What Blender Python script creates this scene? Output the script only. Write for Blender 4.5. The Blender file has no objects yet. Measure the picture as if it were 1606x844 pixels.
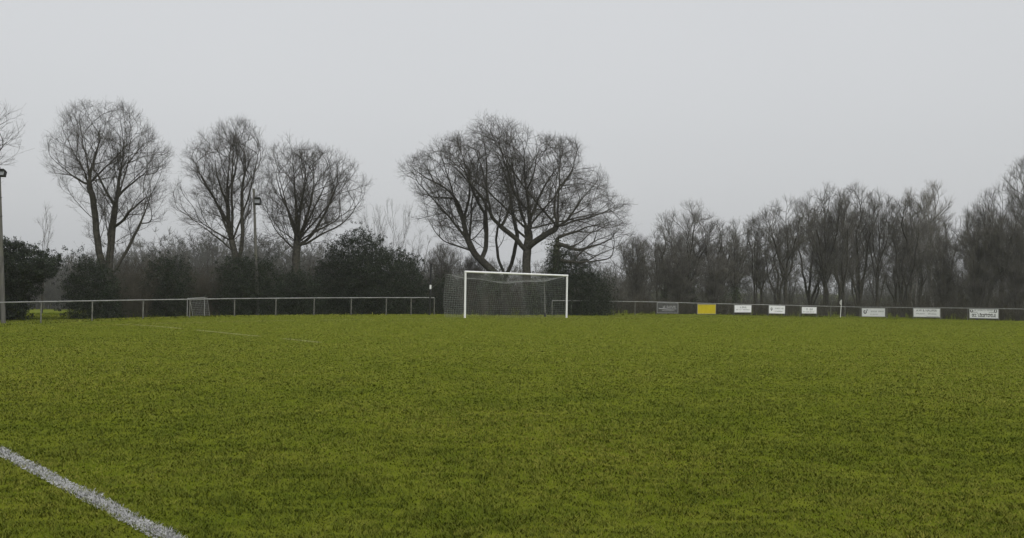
import bpy, math, random
import numpy as np
from mathutils import Vector, Matrix

random.seed(7)
rng = np.random.default_rng(11)
scene = bpy.context.scene
COL = scene.collection
FPX, CX, CY = 1500.0, 803.0, 422.0
EYE = 1.55
PITCH = math.radians(1.222)
ROLL = math.radians(0.8)

# ------------------------------------------------------------------ camera
R0 = np.array([1.0, 0, 0]); U0 = np.array([0, -math.sin(PITCH), math.cos(PITCH)])
FW = np.array([0, math.cos(PITCH), math.sin(PITCH)])
RT = R0 * math.cos(ROLL) + U0 * math.sin(ROLL)
UP = U0 * math.cos(ROLL) - R0 * math.sin(ROLL)
cam_d = bpy.data.cameras.new("camera"); cam = bpy.data.objects.new("camera", cam_d); COL.objects.link(cam)
cam_d.sensor_width = 36; cam_d.lens = 36 * FPX / 1606.0
cam_d.clip_start = 0.1; cam_d.clip_end = 8000
M = Matrix(((RT[0], UP[0], -FW[0], 0), (RT[1], UP[1], -FW[1], 0), (RT[2], UP[2], -FW[2], EYE), (0, 0, 0, 1)))
cam.matrix_world = M
scene.camera = cam

def ray(x, y):
    return RT * ((x - CX) / FPX) + UP * ((CY - y) / FPX) + FW

def at(x, y, Y):
    """the world point seen at photo pixel (x, y), Y metres ahead"""
    d = ray(x, y)
    return np.array([0, 0, EYE]) + d * (Y / d[1])

# ------------------------------------------------------------------ plan of the ground
KF = 57.0 * 1847.0                       # fence behind the goal
KG = 51.0 * (2528.0 - 729.0)             # goal line
def Yfence(x): return KF / (2528.0 - x)
YC = Yfence(1325.0)
def Yside(x): return YC * 1829.0 / (x + 504.0)
def Ygoal(x): return KG / (2528.0 - x)

left_posts = [(-117, 477, 516), (-23, 475, 512), (65, 473.3, 508), (145, 472, 503.5), (225, 470.6, 499), (298, 469.6, 498.5),
              (368, 468.5, 495), (433, 468, 494.3), (493, 467.5, 494), (551, 467.2, 494), (606, 467, 493.8), (645, 467, 493.5), (681, 467, 493)]
right_posts = [(866, 471.5, 494.8), (896, 471.7, 494.6), (925.5, 472, 494.4), (961.5, 472.7, 493.8), (996, 473.2, 493.3), (1030, 473.7, 493),
               (1064, 474.7, 493), (1094, 475.7, 493), (1122.5, 476.3, 493.3), (1151, 477, 494), (1178, 477.7, 494.6), (1205, 478.2, 495.5),
               (1230, 478.7, 496), (1255, 479.3, 496.6), (1281, 480, 497), (1303, 480.5, 497.4), (1325, 481, 498)]
side_posts = [(1349, 481.7, 498.3), (1391, 482, 499.5), (1432, 482.5, 500.5), (1475, 482.9, 501.6), (1518, 483.4, 502.5), (1566, 484.1, 503.6),
              (1612, 485, 505), (1660, 486, 507), (1710, 487, 509)]
ctrl = []
for x, t, b in left_posts + right_posts: ctrl.append(at(x, b, Yfence(x)))
for x, t, b in side_posts: ctrl.append(at(x, b, Yside(x)))
fence_pts = np.array(ctrl)
ctrl.append(at(729, 498.6, Ygoal(729))); ctrl.append(at(888.5, 498.6, Ygoal(888.5)))
ctrl.append(at(1318, 497.5, Ygoal(1318)))
for X in range(-46, 60, 6):
    for Y in range(-8, 60, 6):
        p = np.array([X, Y, 0.0])
        if np.min(np.hypot(fence_pts[:, 0] - X, fence_pts[:, 1] - Y)) > 9 and Y < 60 + 0.3 * X and Y < 46 + 0.5 * X + 12:
            ctrl.append(p)
for x in range(-300, 1000, 100):           # behind the fence on the left the ground drops away
    for add, z in ((6, -.22), (14, -.35), (34, -2.6), (70, -3.0), (140, -3.0), (260, -3.0)):
        Y = Yfence(x) + add
        zz = z if x < 500 or add > 40 else max(z, -.35)
        ctrl.append(np.array([(x - CX) / FPX * Y, Y, zz]))
for x in range(1050, 2000, 100):
    for add, z in ((8, -.6), (20, -.7), (45, -1.0), (100, -2.5), (200, -3.0)):
        Y = (Yfence(x) if x < 1325 else Yside(x)) + add
        ctrl.append(np.array([(x - CX) / FPX * Y, Y, z]))
for X, Y in ((-900, 0), (900, 0), (0, 1500), (-900, 1500), (900, 1500), (0, -600)):
    ctrl.append(np.array([X, Y, -3.0 if Y > 100 else -.3]))
ctrl = np.array(ctrl)

def gz_exact(P):
    P = np.atleast_2d(P); out = np.empty(len(P))
    for s in range(0, len(P), 20000):
        q = P[s:s + 20000]
        d2 = (q[:, None, 0] - ctrl[None, :, 0]) ** 2 + (q[:, None, 1] - ctrl[None, :, 1]) ** 2
        w = 1.0 / (d2 + 8.0) ** 2
        out[s:s + 20000] = (w * ctrl[None, :, 2]).sum(1) / w.sum(1)
    return out

def axis(a, b, step, lo, hi):
    v = list(np.arange(a, b + 1e-6, step))
    s = step; x = b
    while x < hi: s *= 1.35; x += s; v.append(x)
    s = step; x = a
    while x > lo: s *= 1.35; x -= s; v.insert(0, x)
    return np.array(v)
gx = axis(-50, 60, 1.0, -1800, 1800); gy = axis(-8, 110, 1.0, -500, 3000)
GXX, GYY = np.meshgrid(gx, gy, indexing='ij')
GZ = gz_exact(np.stack([GXX.ravel(), GYY.ravel()], 1)).reshape(GXX.shape)

def gz(X, Y):
    X = np.asarray(X, float); Y = np.asarray(Y, float)
    i = np.clip(np.searchsorted(gx, X) - 1, 0, len(gx) - 2); j = np.clip(np.searchsorted(gy, Y) - 1, 0, len(gy) - 2)
    fx = (X - gx[i]) / (gx[i + 1] - gx[i]); fy = (Y - gy[j]) / (gy[j + 1] - gy[j])
    return (GZ[i, j] * (1 - fx) * (1 - fy) + GZ[i + 1, j] * fx * (1 - fy) + GZ[i, j + 1] * (1 - fx) * fy + GZ[i + 1, j + 1] * fx * fy)

# ------------------------------------------------------------------ helpers
def mesh_np(name, V, F, mat, parent=None, smooth=False, loc=None):
    """F: list of (n,k) int arrays of faces"""
    me = bpy.data.meshes.new(name)
    V = np.asarray(V, np.float32)
    F = [np.asarray(f, np.int32) for f in F if len(f)]
    me.vertices.add(len(V)); me.vertices.foreach_set("co", V.ravel())
    loops = np.concatenate([f.ravel() for f in F]); tot = np.concatenate([np.full(len(f), f.shape[1], np.int32) for f in F])
    start = np.concatenate([[0], np.cumsum(tot)[:-1]]).astype(np.int32)
    me.loops.add(len(loops)); me.loops.foreach_set("vertex_index", loops)
    me.polygons.add(len(tot)); me.polygons.foreach_set("loop_start", start)
    me.polygons.foreach_set("loop_total", tot)
    me.polygons.foreach_set("use_smooth", np.full(len(tot), bool(smooth)))
    me.materials.append(mat); me.update(calc_edges=True)
    o = bpy.data.objects.new(name, me); COL.objects.link(o)
    if loc is not None: o.location = loc
    if parent: o.parent = parent
    return o

def tag(o, label=None, cat=None, group=None, kind=None):
    if label: o["label"] = label
    if cat: o["category"] = cat
    if group: o["group"] = group
    if kind: o["kind"] = kind
    return o

def empty(name, loc, label, cat, group=None):
    o = bpy.data.objects.new(name, None); COL.objects.link(o); o.location = loc
    o.empty_display_size = .3
    return tag(o, label, cat, group)

def dup(root, loc, rotz=0, scale=(1, 1, 1), label=None, group=None):
    r = root.copy(); COL.objects.link(r); r.location = loc; r.rotation_euler = (0, 0, rotz); r.scale = scale
    if label: r["label"] = label
    if group: r["group"] = group
    for ch in list(root.children):
        c = ch.copy(); COL.objects.link(c); c.parent = r
    return r

class MB:
    """collects boxes and tubes for one mesh"""
    def __init__(self): self.v = []; self.q = []; self.t = []; self.n = 0
    def add(self, V, Q=(), T=()):
        self.v.append(np.asarray(V, float))
        if len(Q): self.q.append(np.asarray(Q) + self.n)
        if len(T): self.t.append(np.asarray(T) + self.n)
        self.n += len(V)
    def box(self, c, ax, ay, az):
        """centre and three half-axis vectors"""
        c, ax, ay, az = (np.asarray(k, float) for k in (c, ax, ay, az))
        V = [c + sx * ax + sy * ay + sz * az for sz in (-1, 1) for sy in (-1, 1) for sx in (-1, 1)]
        self.add(V, [(0, 2, 3, 1), (4, 5, 7, 6), (0, 1, 5, 4), (2, 6, 7, 3), (0, 4, 6, 2), (1, 3, 7, 5)])
    def tube(self, pts, r, n=8, cap=True):
        pts = np.asarray(pts, float); m = len(pts)
        r = np.broadcast_to(np.asarray(r, float), (m,))
        d = np.gradient(pts, axis=0); d /= np.linalg.norm(d, axis=1)[:, None] + 1e-9
        ref = np.array([0, 0, 1.0]) if abs(d[0][2]) < .9 else np.array([1.0, 0, 0])
        u = np.cross(d, ref); u /= np.linalg.norm(u, axis=1)[:, None] + 1e-9
        w = np.cross(d, u)
        a = np.arange(n) * 2 * math.pi / n
        V = (pts[:, None, :] + r[:, None, None] * (np.cos(a)[None, :, None] * u[:, None, :] + np.sin(a)[None, :, None] * w[:, None, :])).reshape(-1, 3)
        Q = []
        for i in range(m - 1):
            for k in range(n):
                Q.append((i * n + k, i * n + (k + 1) % n, (i + 1) * n + (k + 1) % n, (i + 1) * n + k))
        T = []
        if cap:
            V = np.vstack([V, pts[0], pts[-1]]); b = m * n
            for k in range(n):
                T.append((b, (k + 1) % n, k)); T.append((b + 1, (m - 1) * n + k, (m - 1) * n + (k + 1) % n))
        self.add(V, Q, T)
    def build(self, name, mat, parent=None, origin=(0, 0, 0), smooth=False):
        V = np.vstack(self.v) - np.asarray(origin)
        F = []
        if self.q: F.append(np.vstack(self.q))
        if self.t: F.append(np.vstack(self.t))
        return mesh_np(name, V, F, mat, parent, smooth)

# ------------------------------------------------------------------ materials
def new_mat(name):
    m = bpy.data.materials.new(name); m.use_nodes = True
    nt = m.node_tree; b = nt.nodes["Principled BSDF"]
    return m, nt, b
def L(nt, a, b): nt.links.new(a, b)
def noise(nt, scale, detail=4, vec=None, rough=.6):
    n = nt.nodes.new("ShaderNodeTexNoise"); n.inputs["Scale"].default_value = scale; n.inputs["Detail"].default_value = detail
    n.inputs["Roughness"].default_value = rough
    if vec is not None: L(nt, vec, n.inputs["Vector"])
    return n.outputs["Fac"]
def ramp(nt, fac, stops):
    r = nt.nodes.new("ShaderNodeValToRGB"); L(nt, fac, r.inputs["Fac"])
    e = r.color_ramp.elements
    while len(e) < len(stops): e.new(.5)
    for k, (p, c) in enumerate(stops): e[k].position = p; e[k].color = (*c, 1)
    return r.outputs["Color"]
def mix(nt, fac, a, b, mode='MIX'):
    m = nt.nodes.new("ShaderNodeMix"); m.data_type = 'RGBA'; m.blend_type = mode
    if isinstance(fac, (int, float)): m.inputs[0].default_value = fac
    else: L(nt, fac, m.inputs[0])
    for s, v in ((6, a), (7, b)):
        if isinstance(v, tuple): m.inputs[s].default_value = (*v, 1)
        else: L(nt, v, m.inputs[s])
    return m.outputs[2]
def objco(nt):
    return nt.nodes.new("ShaderNodeTexCoord").outputs["Object"]
def geopos(nt):
    return nt.nodes.new("ShaderNodeNewGeometry").outputs["Position"]

def noisy(name, c1, c2, scale, rough=.85, detail=5, bump=0, spec=.3):
    m, nt, b = new_mat(name); co = objco(nt)
    f = noise(nt, scale, detail, co)
    L(nt, ramp(nt, f, [(.35, c1), (.65, c2)]), b.inputs["Base Color"])
    b.inputs["Roughness"].default_value = rough; b.inputs["Specular IOR Level"].default_value = spec
    if bump:
        bp = nt.nodes.new("ShaderNodeBump"); bp.inputs["Strength"].default_value = bump; bp.inputs["Distance"].default_value = .02
        L(nt, noise(nt, scale * 3, 6, co), bp.inputs["Height"]); L(nt, bp.outputs["Normal"], b.inputs["Normal"])
    return m

GA, GB, GC = (.113, .137, .018), (.060, .083, .009), (.235, .217, .044)
def grass_mat(name, island):
    m, nt, b = new_mat(name); P = geopos(nt)
    big = noise(nt, .16, 4, P); mid = noise(nt, .9, 5, P); fine = noise(nt, 7.0, 4, P, .7)
    c = mix(nt, ramp(nt, mid, [(.38, (0, 0, 0)), (.62, (1, 1, 1))]), GB, GA)
    fy = nt.nodes.new("ShaderNodeMath"); fy.operation = 'MULTIPLY'
    L(nt, ramp(nt, big, [(.40, (0, 0, 0)), (.68, (1, 1, 1))]), fy.inputs[0]); L(nt, ramp(nt, fine, [(.35, (.1, .1, .1)), (.65, (1, 1, 1))]), fy.inputs[1])
    c = mix(nt, fy.outputs[0], c, GC)
    # yellower turf over the middle of the pitch; far grass's grazing-light brightness painted in too
    vd = nt.nodes.new("ShaderNodeVectorMath"); vd.operation = 'DISTANCE'; L(nt, P, vd.inputs[0]); vd.inputs[1].default_value = (6, 44, 0)
    dn = nt.nodes.new("ShaderNodeMath"); dn.operation = 'MULTIPLY_ADD'; L(nt, noise(nt, .09, 3, P), dn.inputs[0]); dn.inputs[1].default_value = 22; L(nt, vd.outputs["Value"], dn.inputs[2])
    dm = nt.nodes.new("ShaderNodeMapRange"); L(nt, dn.outputs[0], dm.inputs[0]); dm.inputs[1].default_value = 26; dm.inputs[2].default_value = 52; dm.inputs[3].default_value = .85; dm.inputs[4].default_value = 0
    c = mix(nt, dm.outputs[0], c, (.198, .211, .040))
    c = mix(nt, 1.0, c, ramp(nt, fine, [(.3, (.76, .80, .76)), (.62, (1, 1, 1))]), 'MULTIPLY')
    if island:
        g = nt.nodes.new("ShaderNodeNewGeometry")
        c = mix(nt, 1.0, c, ramp(nt, g.outputs["Random Per Island"], [(0, (.76, .82, .76)), (.5, (.98, .98, .98)), (.92, (1.1, 1.06, 1.0)), (1, (1.35, 1.22, 1.5))]), 'MULTIPLY')
    L(nt, c, b.inputs["Base Color"]); b.inputs["Roughness"].default_value = 1; b.inputs["Specular IOR Level"].default_value = 0
    return m
M_blade = grass_mat("grass_blade", True)
def ground_mat():
    m, nt, b = new_mat("turf"); P = geopos(nt)
    f = noise(nt, 1.3, 6, P); f2 = noise(nt, 18, 5, P, .7)
    c = mix(nt, ramp(nt, f, [(.36, (0, 0, 0)), (.66, (1, 1, 1))]), (.085, .108, .009), (.125, .140, .015))
    c = mix(nt, ramp(nt, f2, [(.28, (.8, .8, .8)), (.40, (0, 0, 0))]), c, (.040, .040, .014))
    L(nt, c, b.inputs["Base Color"]); b.inputs["Roughness"].default_value = 1; b.inputs["Specular IOR Level"].default_value = 0
    bp = nt.nodes.new("ShaderNodeBump"); bp.inputs["Strength"].default_value = .5; bp.inputs["Distance"].default_value = .03
    L(nt, f2, bp.inputs["Height"]); L(nt, bp.outputs["Normal"], b.inputs["Normal"])
    return m
M_ground = ground_mat()
def line_mat(name, c1, c2):
    m, nt, b = new_mat(name)
    g = nt.nodes.new("ShaderNodeNewGeometry")
    L(nt, ramp(nt, g.outputs["Random Per Island"], [(0, c1), (.3, c2), (1, tuple(min(1, k * 1.15) for k in c2))]), b.inputs["Base Color"])
    b.inputs["Roughness"].default_value = .9; b.inputs["Specular IOR Level"].default_value = .15
    return m
M_line = line_mat("line_paint", (.17, .175, .14), (.35, .35, .345))
M_line_worn = line_mat("worn_line_paint", (.17, .19, .045), (.245, .25, .10))

M_bark = noisy("bark", (.032, .030, .025), (.080, .075, .060), 6, .95, 6, .5, .15)
M_twig = noisy("twig", (.042, .038, .033), (.080, .073, .061), 1.2, .9, 2, 0, .15)
M_twig_wood = noisy("wood_twig", (.066, .062, .054), (.118, .111, .096), 1.2, .9, 2, 0, .15)  # lighter copy of the twig colour, with greying by haze put into it
M_far = noisy("far_brush", (.066, .065, .060), (.12, .117, .108), .05, .95, 3, 0, .1)  # grey of the distant haze painted into the far wood's colour
M_twig_pale = noisy("pale_twig", (.120, .112, .098), (.20, .19, .165), 1.2, .9, 2, 0, .15)
M_bark_pale = noisy("birch_bark", (.10, .095, .085), (.26, .25, .235), 4, .9, 6, .3, .2)
def leaf_mat(name, a, bb):
    m, nt, b = new_mat(name)
    g = nt.nodes.new("ShaderNodeNewGeometry")
    L(nt, ramp(nt, g.outputs["Random Per Island"], [(0, a), (.8, bb), (1, tuple(k * 2.3 for k in bb))]), b.inputs["Base Color"])
    b.inputs["Roughness"].default_value = .55; b.inputs["Specular IOR Level"].default_value = .25
    return m
M_holly = leaf_mat("evergreen_leaf", (.009, .0135, .0075), (.021, .030, .015))
M_conifer = leaf_mat("conifer_leaf", (.009, .0135, .0075), (.020, .028, .0145))
M_ivy = leaf_mat("ivy_leaf", (.028, .036, .020), (.055, .068, .036))
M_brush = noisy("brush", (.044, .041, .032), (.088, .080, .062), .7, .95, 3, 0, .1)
M_white = noisy("white_paint", (.74, .74, .73), (.82, .82, .81), 3, .45, 4, 0, .4)
M_frame = noisy("weathered_white", (.27, .27, .26), (.36, .36, .35), 3, .6, 4)
M_net = noisy("net_cord", (.25, .26, .25), (.36, .37, .36), 5, .9, 2, 0, .2)
M_rail = noisy("galvanised_rail", (.16, .16, .152), (.27, .27, .262), 4, .6, 5, .1, .4)
M_post = noisy("galvanised_post", (.095, .094, .082), (.165, .163, .145), 5, .75, 5, .2, .3)
M_black = noisy("black_paint", (.012, .012, .012), (.025, .025, .025), 6, .5)
def wood_pole_mat():
    m, nt, b = new_mat("pole_wood"); co = objco(nt)
    mp = nt.nodes.new("ShaderNodeMapping"); mp.inputs["Scale"].default_value = (14, 14, .8); L(nt, co, mp.inputs["Vector"])
    f = noise(nt, 2, 6, mp.outputs["Vector"]); f2 = noise(nt, 1.1, 4, co)
    c = ramp(nt, f, [(.3, (.060, .057, .050)), (.7, (.135, .130, .118))])
    c = mix(nt, ramp(nt, f2, [(.52, (0, 0, 0)), (.70, (.45, .45, .45))]), c, (.11, .12, .05))
    L(nt, c, b.inputs["Base Color"]); b.inputs["Roughness"].default_value = .9
    bp = nt.nodes.new("ShaderNodeBump"); bp.inputs["Strength"].default_value = .4; L(nt, f, bp.inputs["Height"]); L(nt, bp.outputs["Normal"], b.inputs["Normal"])
    return m
M_pole = wood_pole_mat()
M_lamp = noisy("lamp_casing", (.020, .020, .021), (.04, .04, .042), 8, .5)
M_glass = noisy("lamp_glass", (.16, .17, .18), (.22, .23, .24), 3, .15, 2, 0, .5)
M_yellow = noisy("yellow_panel", (.47, .37, .004), (.53, .425, .006), 2, .5, 4)
M_board = noisy("white_panel", (.72, .725, .735), (.80, .805, .81), 2.5, .5, 5)
M_board_grey = noisy("grey_panel", (.050, .050, .048), (.085, .085, .082), 3, .6, 5)
M_ink = noisy("dark_ink", (.06, .06, .06), (.10, .10, .10), 5, .6)
M_ink_soft = noisy("grey_ink", (.28, .285, .29), (.36, .365, .37), 5, .6)
M_ink_white = noisy("white_ink", (.28, .28, .28), (.38, .38, .38), 5, .6)
M_boardback = noisy("board_rim", (.20, .20, .20), (.28, .28, .28), 5, .6)
M_litter = noisy("leaf_litter", (.05, .042, .028), (.10, .085, .055), 3, .95, 6, .5, .1)

# ------------------------------------------------------------------ ground
nx, ny = len(gx), len(gy)
V = np.stack([GXX.ravel(), GYY.ravel(), GZ.ravel()], 1)
ii, jj = np.meshgrid(np.arange(nx - 1), np.arange(ny - 1), indexing='ij'); a = (ii * ny + jj).ravel()
ground = mesh_np("ground", V, [np.stack([a, a + ny, a + ny + 1, a + 1], 1)], M_ground, smooth=True)
tag(ground, kind="structure")

# ---- the pitch lines, in plan
def seg_ground(x, y):
    d = ray(x, y); p = np.array([0, 0, EYE]) + d * (-EYE / d[2]); return p
tp1, tp2 = seg_ground(0, 708), seg_ground(263, 844)
gl, gr = at(729, 498.6, Ygoal(729)), at(888.5, 498.6, Ygoal(888.5))
gdir = (gr - gl)[:2]; gdir = gdir / np.linalg.norm(gdir)
tdir = (tp1 - tp2)[:2]; tdir /= np.linalg.norm(tdir)
tdir2 = np.array([-gdir[1], gdir[0]])
def isect(p, d, q, e):
    A = np.array([[d[0], -e[0]], [d[1], -e[1]]]); s = np.linalg.solve(A, (q - p)[:2]); return p[:2] + s[0] * d
corner = isect(tp1, tdir, gl, gdir)
corner_far = at(1318, 497.5, Ygoal(1318))[:2]
print("CORNER", corner, "goal", gl, gr, np.linalg.norm(gr - gl), "dot", tdir @ gdir, "far", corner_far)
pa = at(309, 517.7, EYE * FPX / (517.7 - 447.2))
pen0 = isect(pa, -tdir2, gl, gdir)
lines = [("touchline", np.array(corner), np.array(tp1[:2] - tdir * 16), .060, .93, M_line),
         ("penalty_area_line", np.array(pen0), np.array(pen0 - tdir2 * 16.5), .085, 1.0, M_line_worn),
         ("goal_line", np.array(corner), np.array(corner_far), .07, .6, M_line_worn)]

# ------------------------------------------------------------------ grass blades
def vnoise(X, Y, s, seed):
    """smooth value noise"""
    r = np.random.default_rng(seed).random((256, 256))
    x = X / s; y = Y / s; i = np.floor(x).astype(int); j = np.floor(y).astype(int); fx = x - i; fy = y - j
    fx = fx * fx * (3 - 2 * fx); fy = fy * fy * (3 - 2 * fy)
    g = lambda a, b: r[a % 256, b % 256]
    return g(i, j) * (1 - fx) * (1 - fy) + g(i + 1, j) * fx * (1 - fy) + g(i, j + 1) * (1 - fx) * fy + g(i + 1, j + 1) * fx * fy
NB = 2300000
Yb = np.exp(rng.uniform(math.log(2.6), math.log(96), NB)); tb = rng.uniform(-.72, .72, NB)
Xb = (Yb + 4.5) * tb
fl = isect
# inside the fences only, and a little way past the back fence on the left
fd = fence_pts
back_n = np.array([-gdir[1], gdir[0]])
back_d = (np.stack([Xb, Yb], 1) - at(681, 493, Yfence(681))[:2]) @ back_n
side_o = at(1475, 500, Yside(1475))[:2]; side_d = (np.stack([Xb, Yb], 1) - side_o) @ gdir
keep = (back_d < 22) & (side_d < 1.5)
Xb, Yb, back_d = Xb[keep], Yb[keep], back_d[keep]
n1 = vnoise(Xb, Yb, .11, 1); n2 = vnoise(Xb, Yb, .5, 2); n3 = vnoise(Xb + 50, Yb + 50, 2.2, 3)
keep = rng.random(len(Xb)) < .35 + .9 * n1
Xb, Yb, n1, n2, n3, back_d = (k[keep] for k in (Xb, Yb, n1, n2, n3, back_d))
def blades(idx, hscale=1.0):
    X, Y = Xb[idx], Yb[idx]; n = len(X)
    h = (.008 + .015 * n1[idx] + .012 * n2[idx]) * rng.uniform(.7, 1.35, n) * hscale
    fr = (np.abs(back_d[idx]) < .5) | (back_d[idx] > 0)
    far = np.clip((Y - 10) / 24, 0, 1); h = h * (1 - .5 * far)
    h = np.where(fr, h * 1.6, h)
    sd_ = (np.stack([X, Y], 1) - side_o) @ gdir; edge = (np.abs(back_d[idx]) < .4) | (np.abs(sd_) < .4)
    h = np.where(edge, h * (1 + rng.exponential(1.1, n)), h)
    w = (.0012 + .00036 * Y) * rng.uniform(.6, 1.3, n)
    az = rng.uniform(0, 2 * math.pi, n); lean = rng.uniform(.35, 1.6, n) * h * (1 + 1.2 * np.clip((Y - 9) / 22, 0, 1))
    dx, dy = np.cos(az), np.sin(az); z = gz(X, Y) - .002
    fa = az + math.pi / 2 + rng.normal(0, .5, n); px, py = np.cos(fa) * w, np.sin(fa) * w
    b0 = np.stack([X - px, Y - py, z], 1); b1 = np.stack([X + px, Y + py, z], 1)
    mx, my, mz = X + dx * lean * .4, Y + dy * lean * .4, z + h * .65
    m0 = np.stack([mx - px * .8, my - py * .8, mz], 1); m1 = np.stack([mx + px * .8, my + py * .8, mz], 1)
    t = np.stack([X + dx * lean, Y + dy * lean, z + h], 1)
    V = np.stack([b0, b1, m1, m0, t], 1).reshape(-1, 3); k = np.arange(n)[:, None] * 5
    return V, [k + np.array([[0, 1, 2, 3]]), k + np.array([[3, 2, 4]])]
free = np.ones(len(Xb), bool)
Pb = np.stack([Xb, Yb], 1)
wob = .03 * (vnoise(Xb, Yb, .35, 9) - .5)
for nm, p0, p1, hw, prob, mat in lines:
    d = p1 - p0; ln = np.linalg.norm(d); d = d / ln
    s = (Pb - p0) @ d; e = np.abs((Pb - p0) @ np.array([-d[1], d[0]]) + wob)
    u = rng.random(len(Xb))
    soft = np.clip(1.25 - e / hw * .85 + (rng.random(len(Xb)) - .5) * .5, 0, 1)
    inn = (s > -hw) & (s < ln + hw) & (e < hw * 1.35) & (u < prob * soft) & free & ((nm == "touchline") | (vnoise(Xb, Yb, 1.6, 8) > .27 + .3 * (s < 6)))
    # paint clings to far more blades here: put extra blades on the line
    ne = 30000 if nm == "touchline" else 9000
    s0, s1 = max(p0[1], 4.0), max(p1[1], 4.0); lo_, hi_ = min(s0, s1), max(s0, s1)
    t = np.exp(rng.uniform(math.log(lo_), math.log(hi_), ne)); sl = (t - p0[1]) / d[1]
    off = np.clip(rng.normal(0, hw * .6, ne), -hw * 1.15, hw * 1.15)
    Xl = p0[0] + d[0] * sl - d[1] * off; Yl = p0[1] + d[1] * sl + d[0] * off
    ok = (sl > 0) & (sl < ln) & (rng.random(ne) < .3 + vnoise(Xl, Yl, .06, 5) * 1.0)
    if nm != "touchline": ok &= vnoise(Xl, Yl, 1.6, 8) > .27 + .3 * (sl < 6)
    Xl, Yl = Xl[ok], Yl[ok]; k0 = len(Xb)
    Xb = np.concatenate([Xb, Xl]); Yb = np.concatenate([Yb, Yl])
    n1 = np.concatenate([n1, vnoise(Xl, Yl, .11, 1)]); n2 = np.concatenate([n2, vnoise(Xl, Yl, .5, 2)]); back_d = np.concatenate([back_d, np.full(len(Xl), -9.)])
    idx = np.concatenate([np.nonzero(inn)[0], np.arange(k0, len(Xb))])
    free[inn] = False; free = np.concatenate([free, np.zeros(len(Xl), bool)]); Pb = np.stack([Xb, Yb], 1)
    wob = .03 * (vnoise(Xb, Yb, .35, 9) - .5)
    # the paint lying on the soil between the blades, in small patches
    cell = .03; na = int(ln / cell); nb_ = int(2 * hw / cell) + 1
    A_, B_ = np.meshgrid(np.arange(na) * cell, (np.arange(nb_) - (nb_ - 1) / 2) * cell, indexing='ij'); A_, B_ = A_.ravel(), B_.ravel()
    m_ = (rng.random(len(A_)) < .35 + vnoise(A_ + 7, B_ + 3, .12, 6) * .6); m_ &= (nm == "touchline") | (vnoise(p0[0] + d[0] * A_, p0[1] + d[1] * A_, 1.6, 8) > .30 + .3 * (A_ < 6)); A_, B_ = A_[m_], B_[m_]
    A_ = A_ + rng.normal(0, .006, len(A_)); B_ = B_ + rng.normal(0, .006, len(A_)); nq = len(A_)
    cn = []
    for da, db in ((-1, -1), (1, -1), (1, 1), (-1, 1)):
        aa = A_ + da * cell * .46; bb = B_ + db * cell * .46
        X_ = p0[0] + d[0] * aa - d[1] * bb; Y_ = p0[1] + d[1] * aa + d[0] * bb
        cn.append(np.stack([X_, Y_, gz(X_, Y_) + .005], 1))
    PV = np.stack(cn, 1).reshape(-1, 3); PQ = np.arange(nq * 4).reshape(-1, 4)
    V, F = blades(idx, .85)
    F = [F[0], F[1], PQ + len(V)]; V = np.vstack([V, PV])
    o = mesh_np(nm, V, F, mat, smooth=True); tag(o, kind="structure")
V, F = blades(np.nonzero(free)[0])
g = mesh_np("grass", V, F, M_blade, smooth=True)
tag(g, "short winter turf with yellowish tufts covering the pitch", "grass", kind="stuff")

# ------------------------------------------------------------------ trees
def resample(pts, D):
    pts = np.asarray(pts, float); seg = np.linalg.norm(np.diff(pts, axis=0), axis=1); s = np.concatenate([[0], np.cumsum(seg)])
    # smooth catmull style: dense linear then blur
    n = max(2, int(round(s[-1] / D)) + 1); t = np.linspace(0, s[-1], n)
    out = np.stack([np.interp(t, s, pts[:, k]) for k in range(3)], 1)
    for _ in range(3):
        o2 = out.copy(); o2[1:-1] = .25 * out[:-2] + .5 * out[1:-1] + .25 * out[2:]; out = o2
    if n > 3: out[1:-1] += rng.normal(0, D * .06, (n - 2, 3))
    return out

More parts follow.
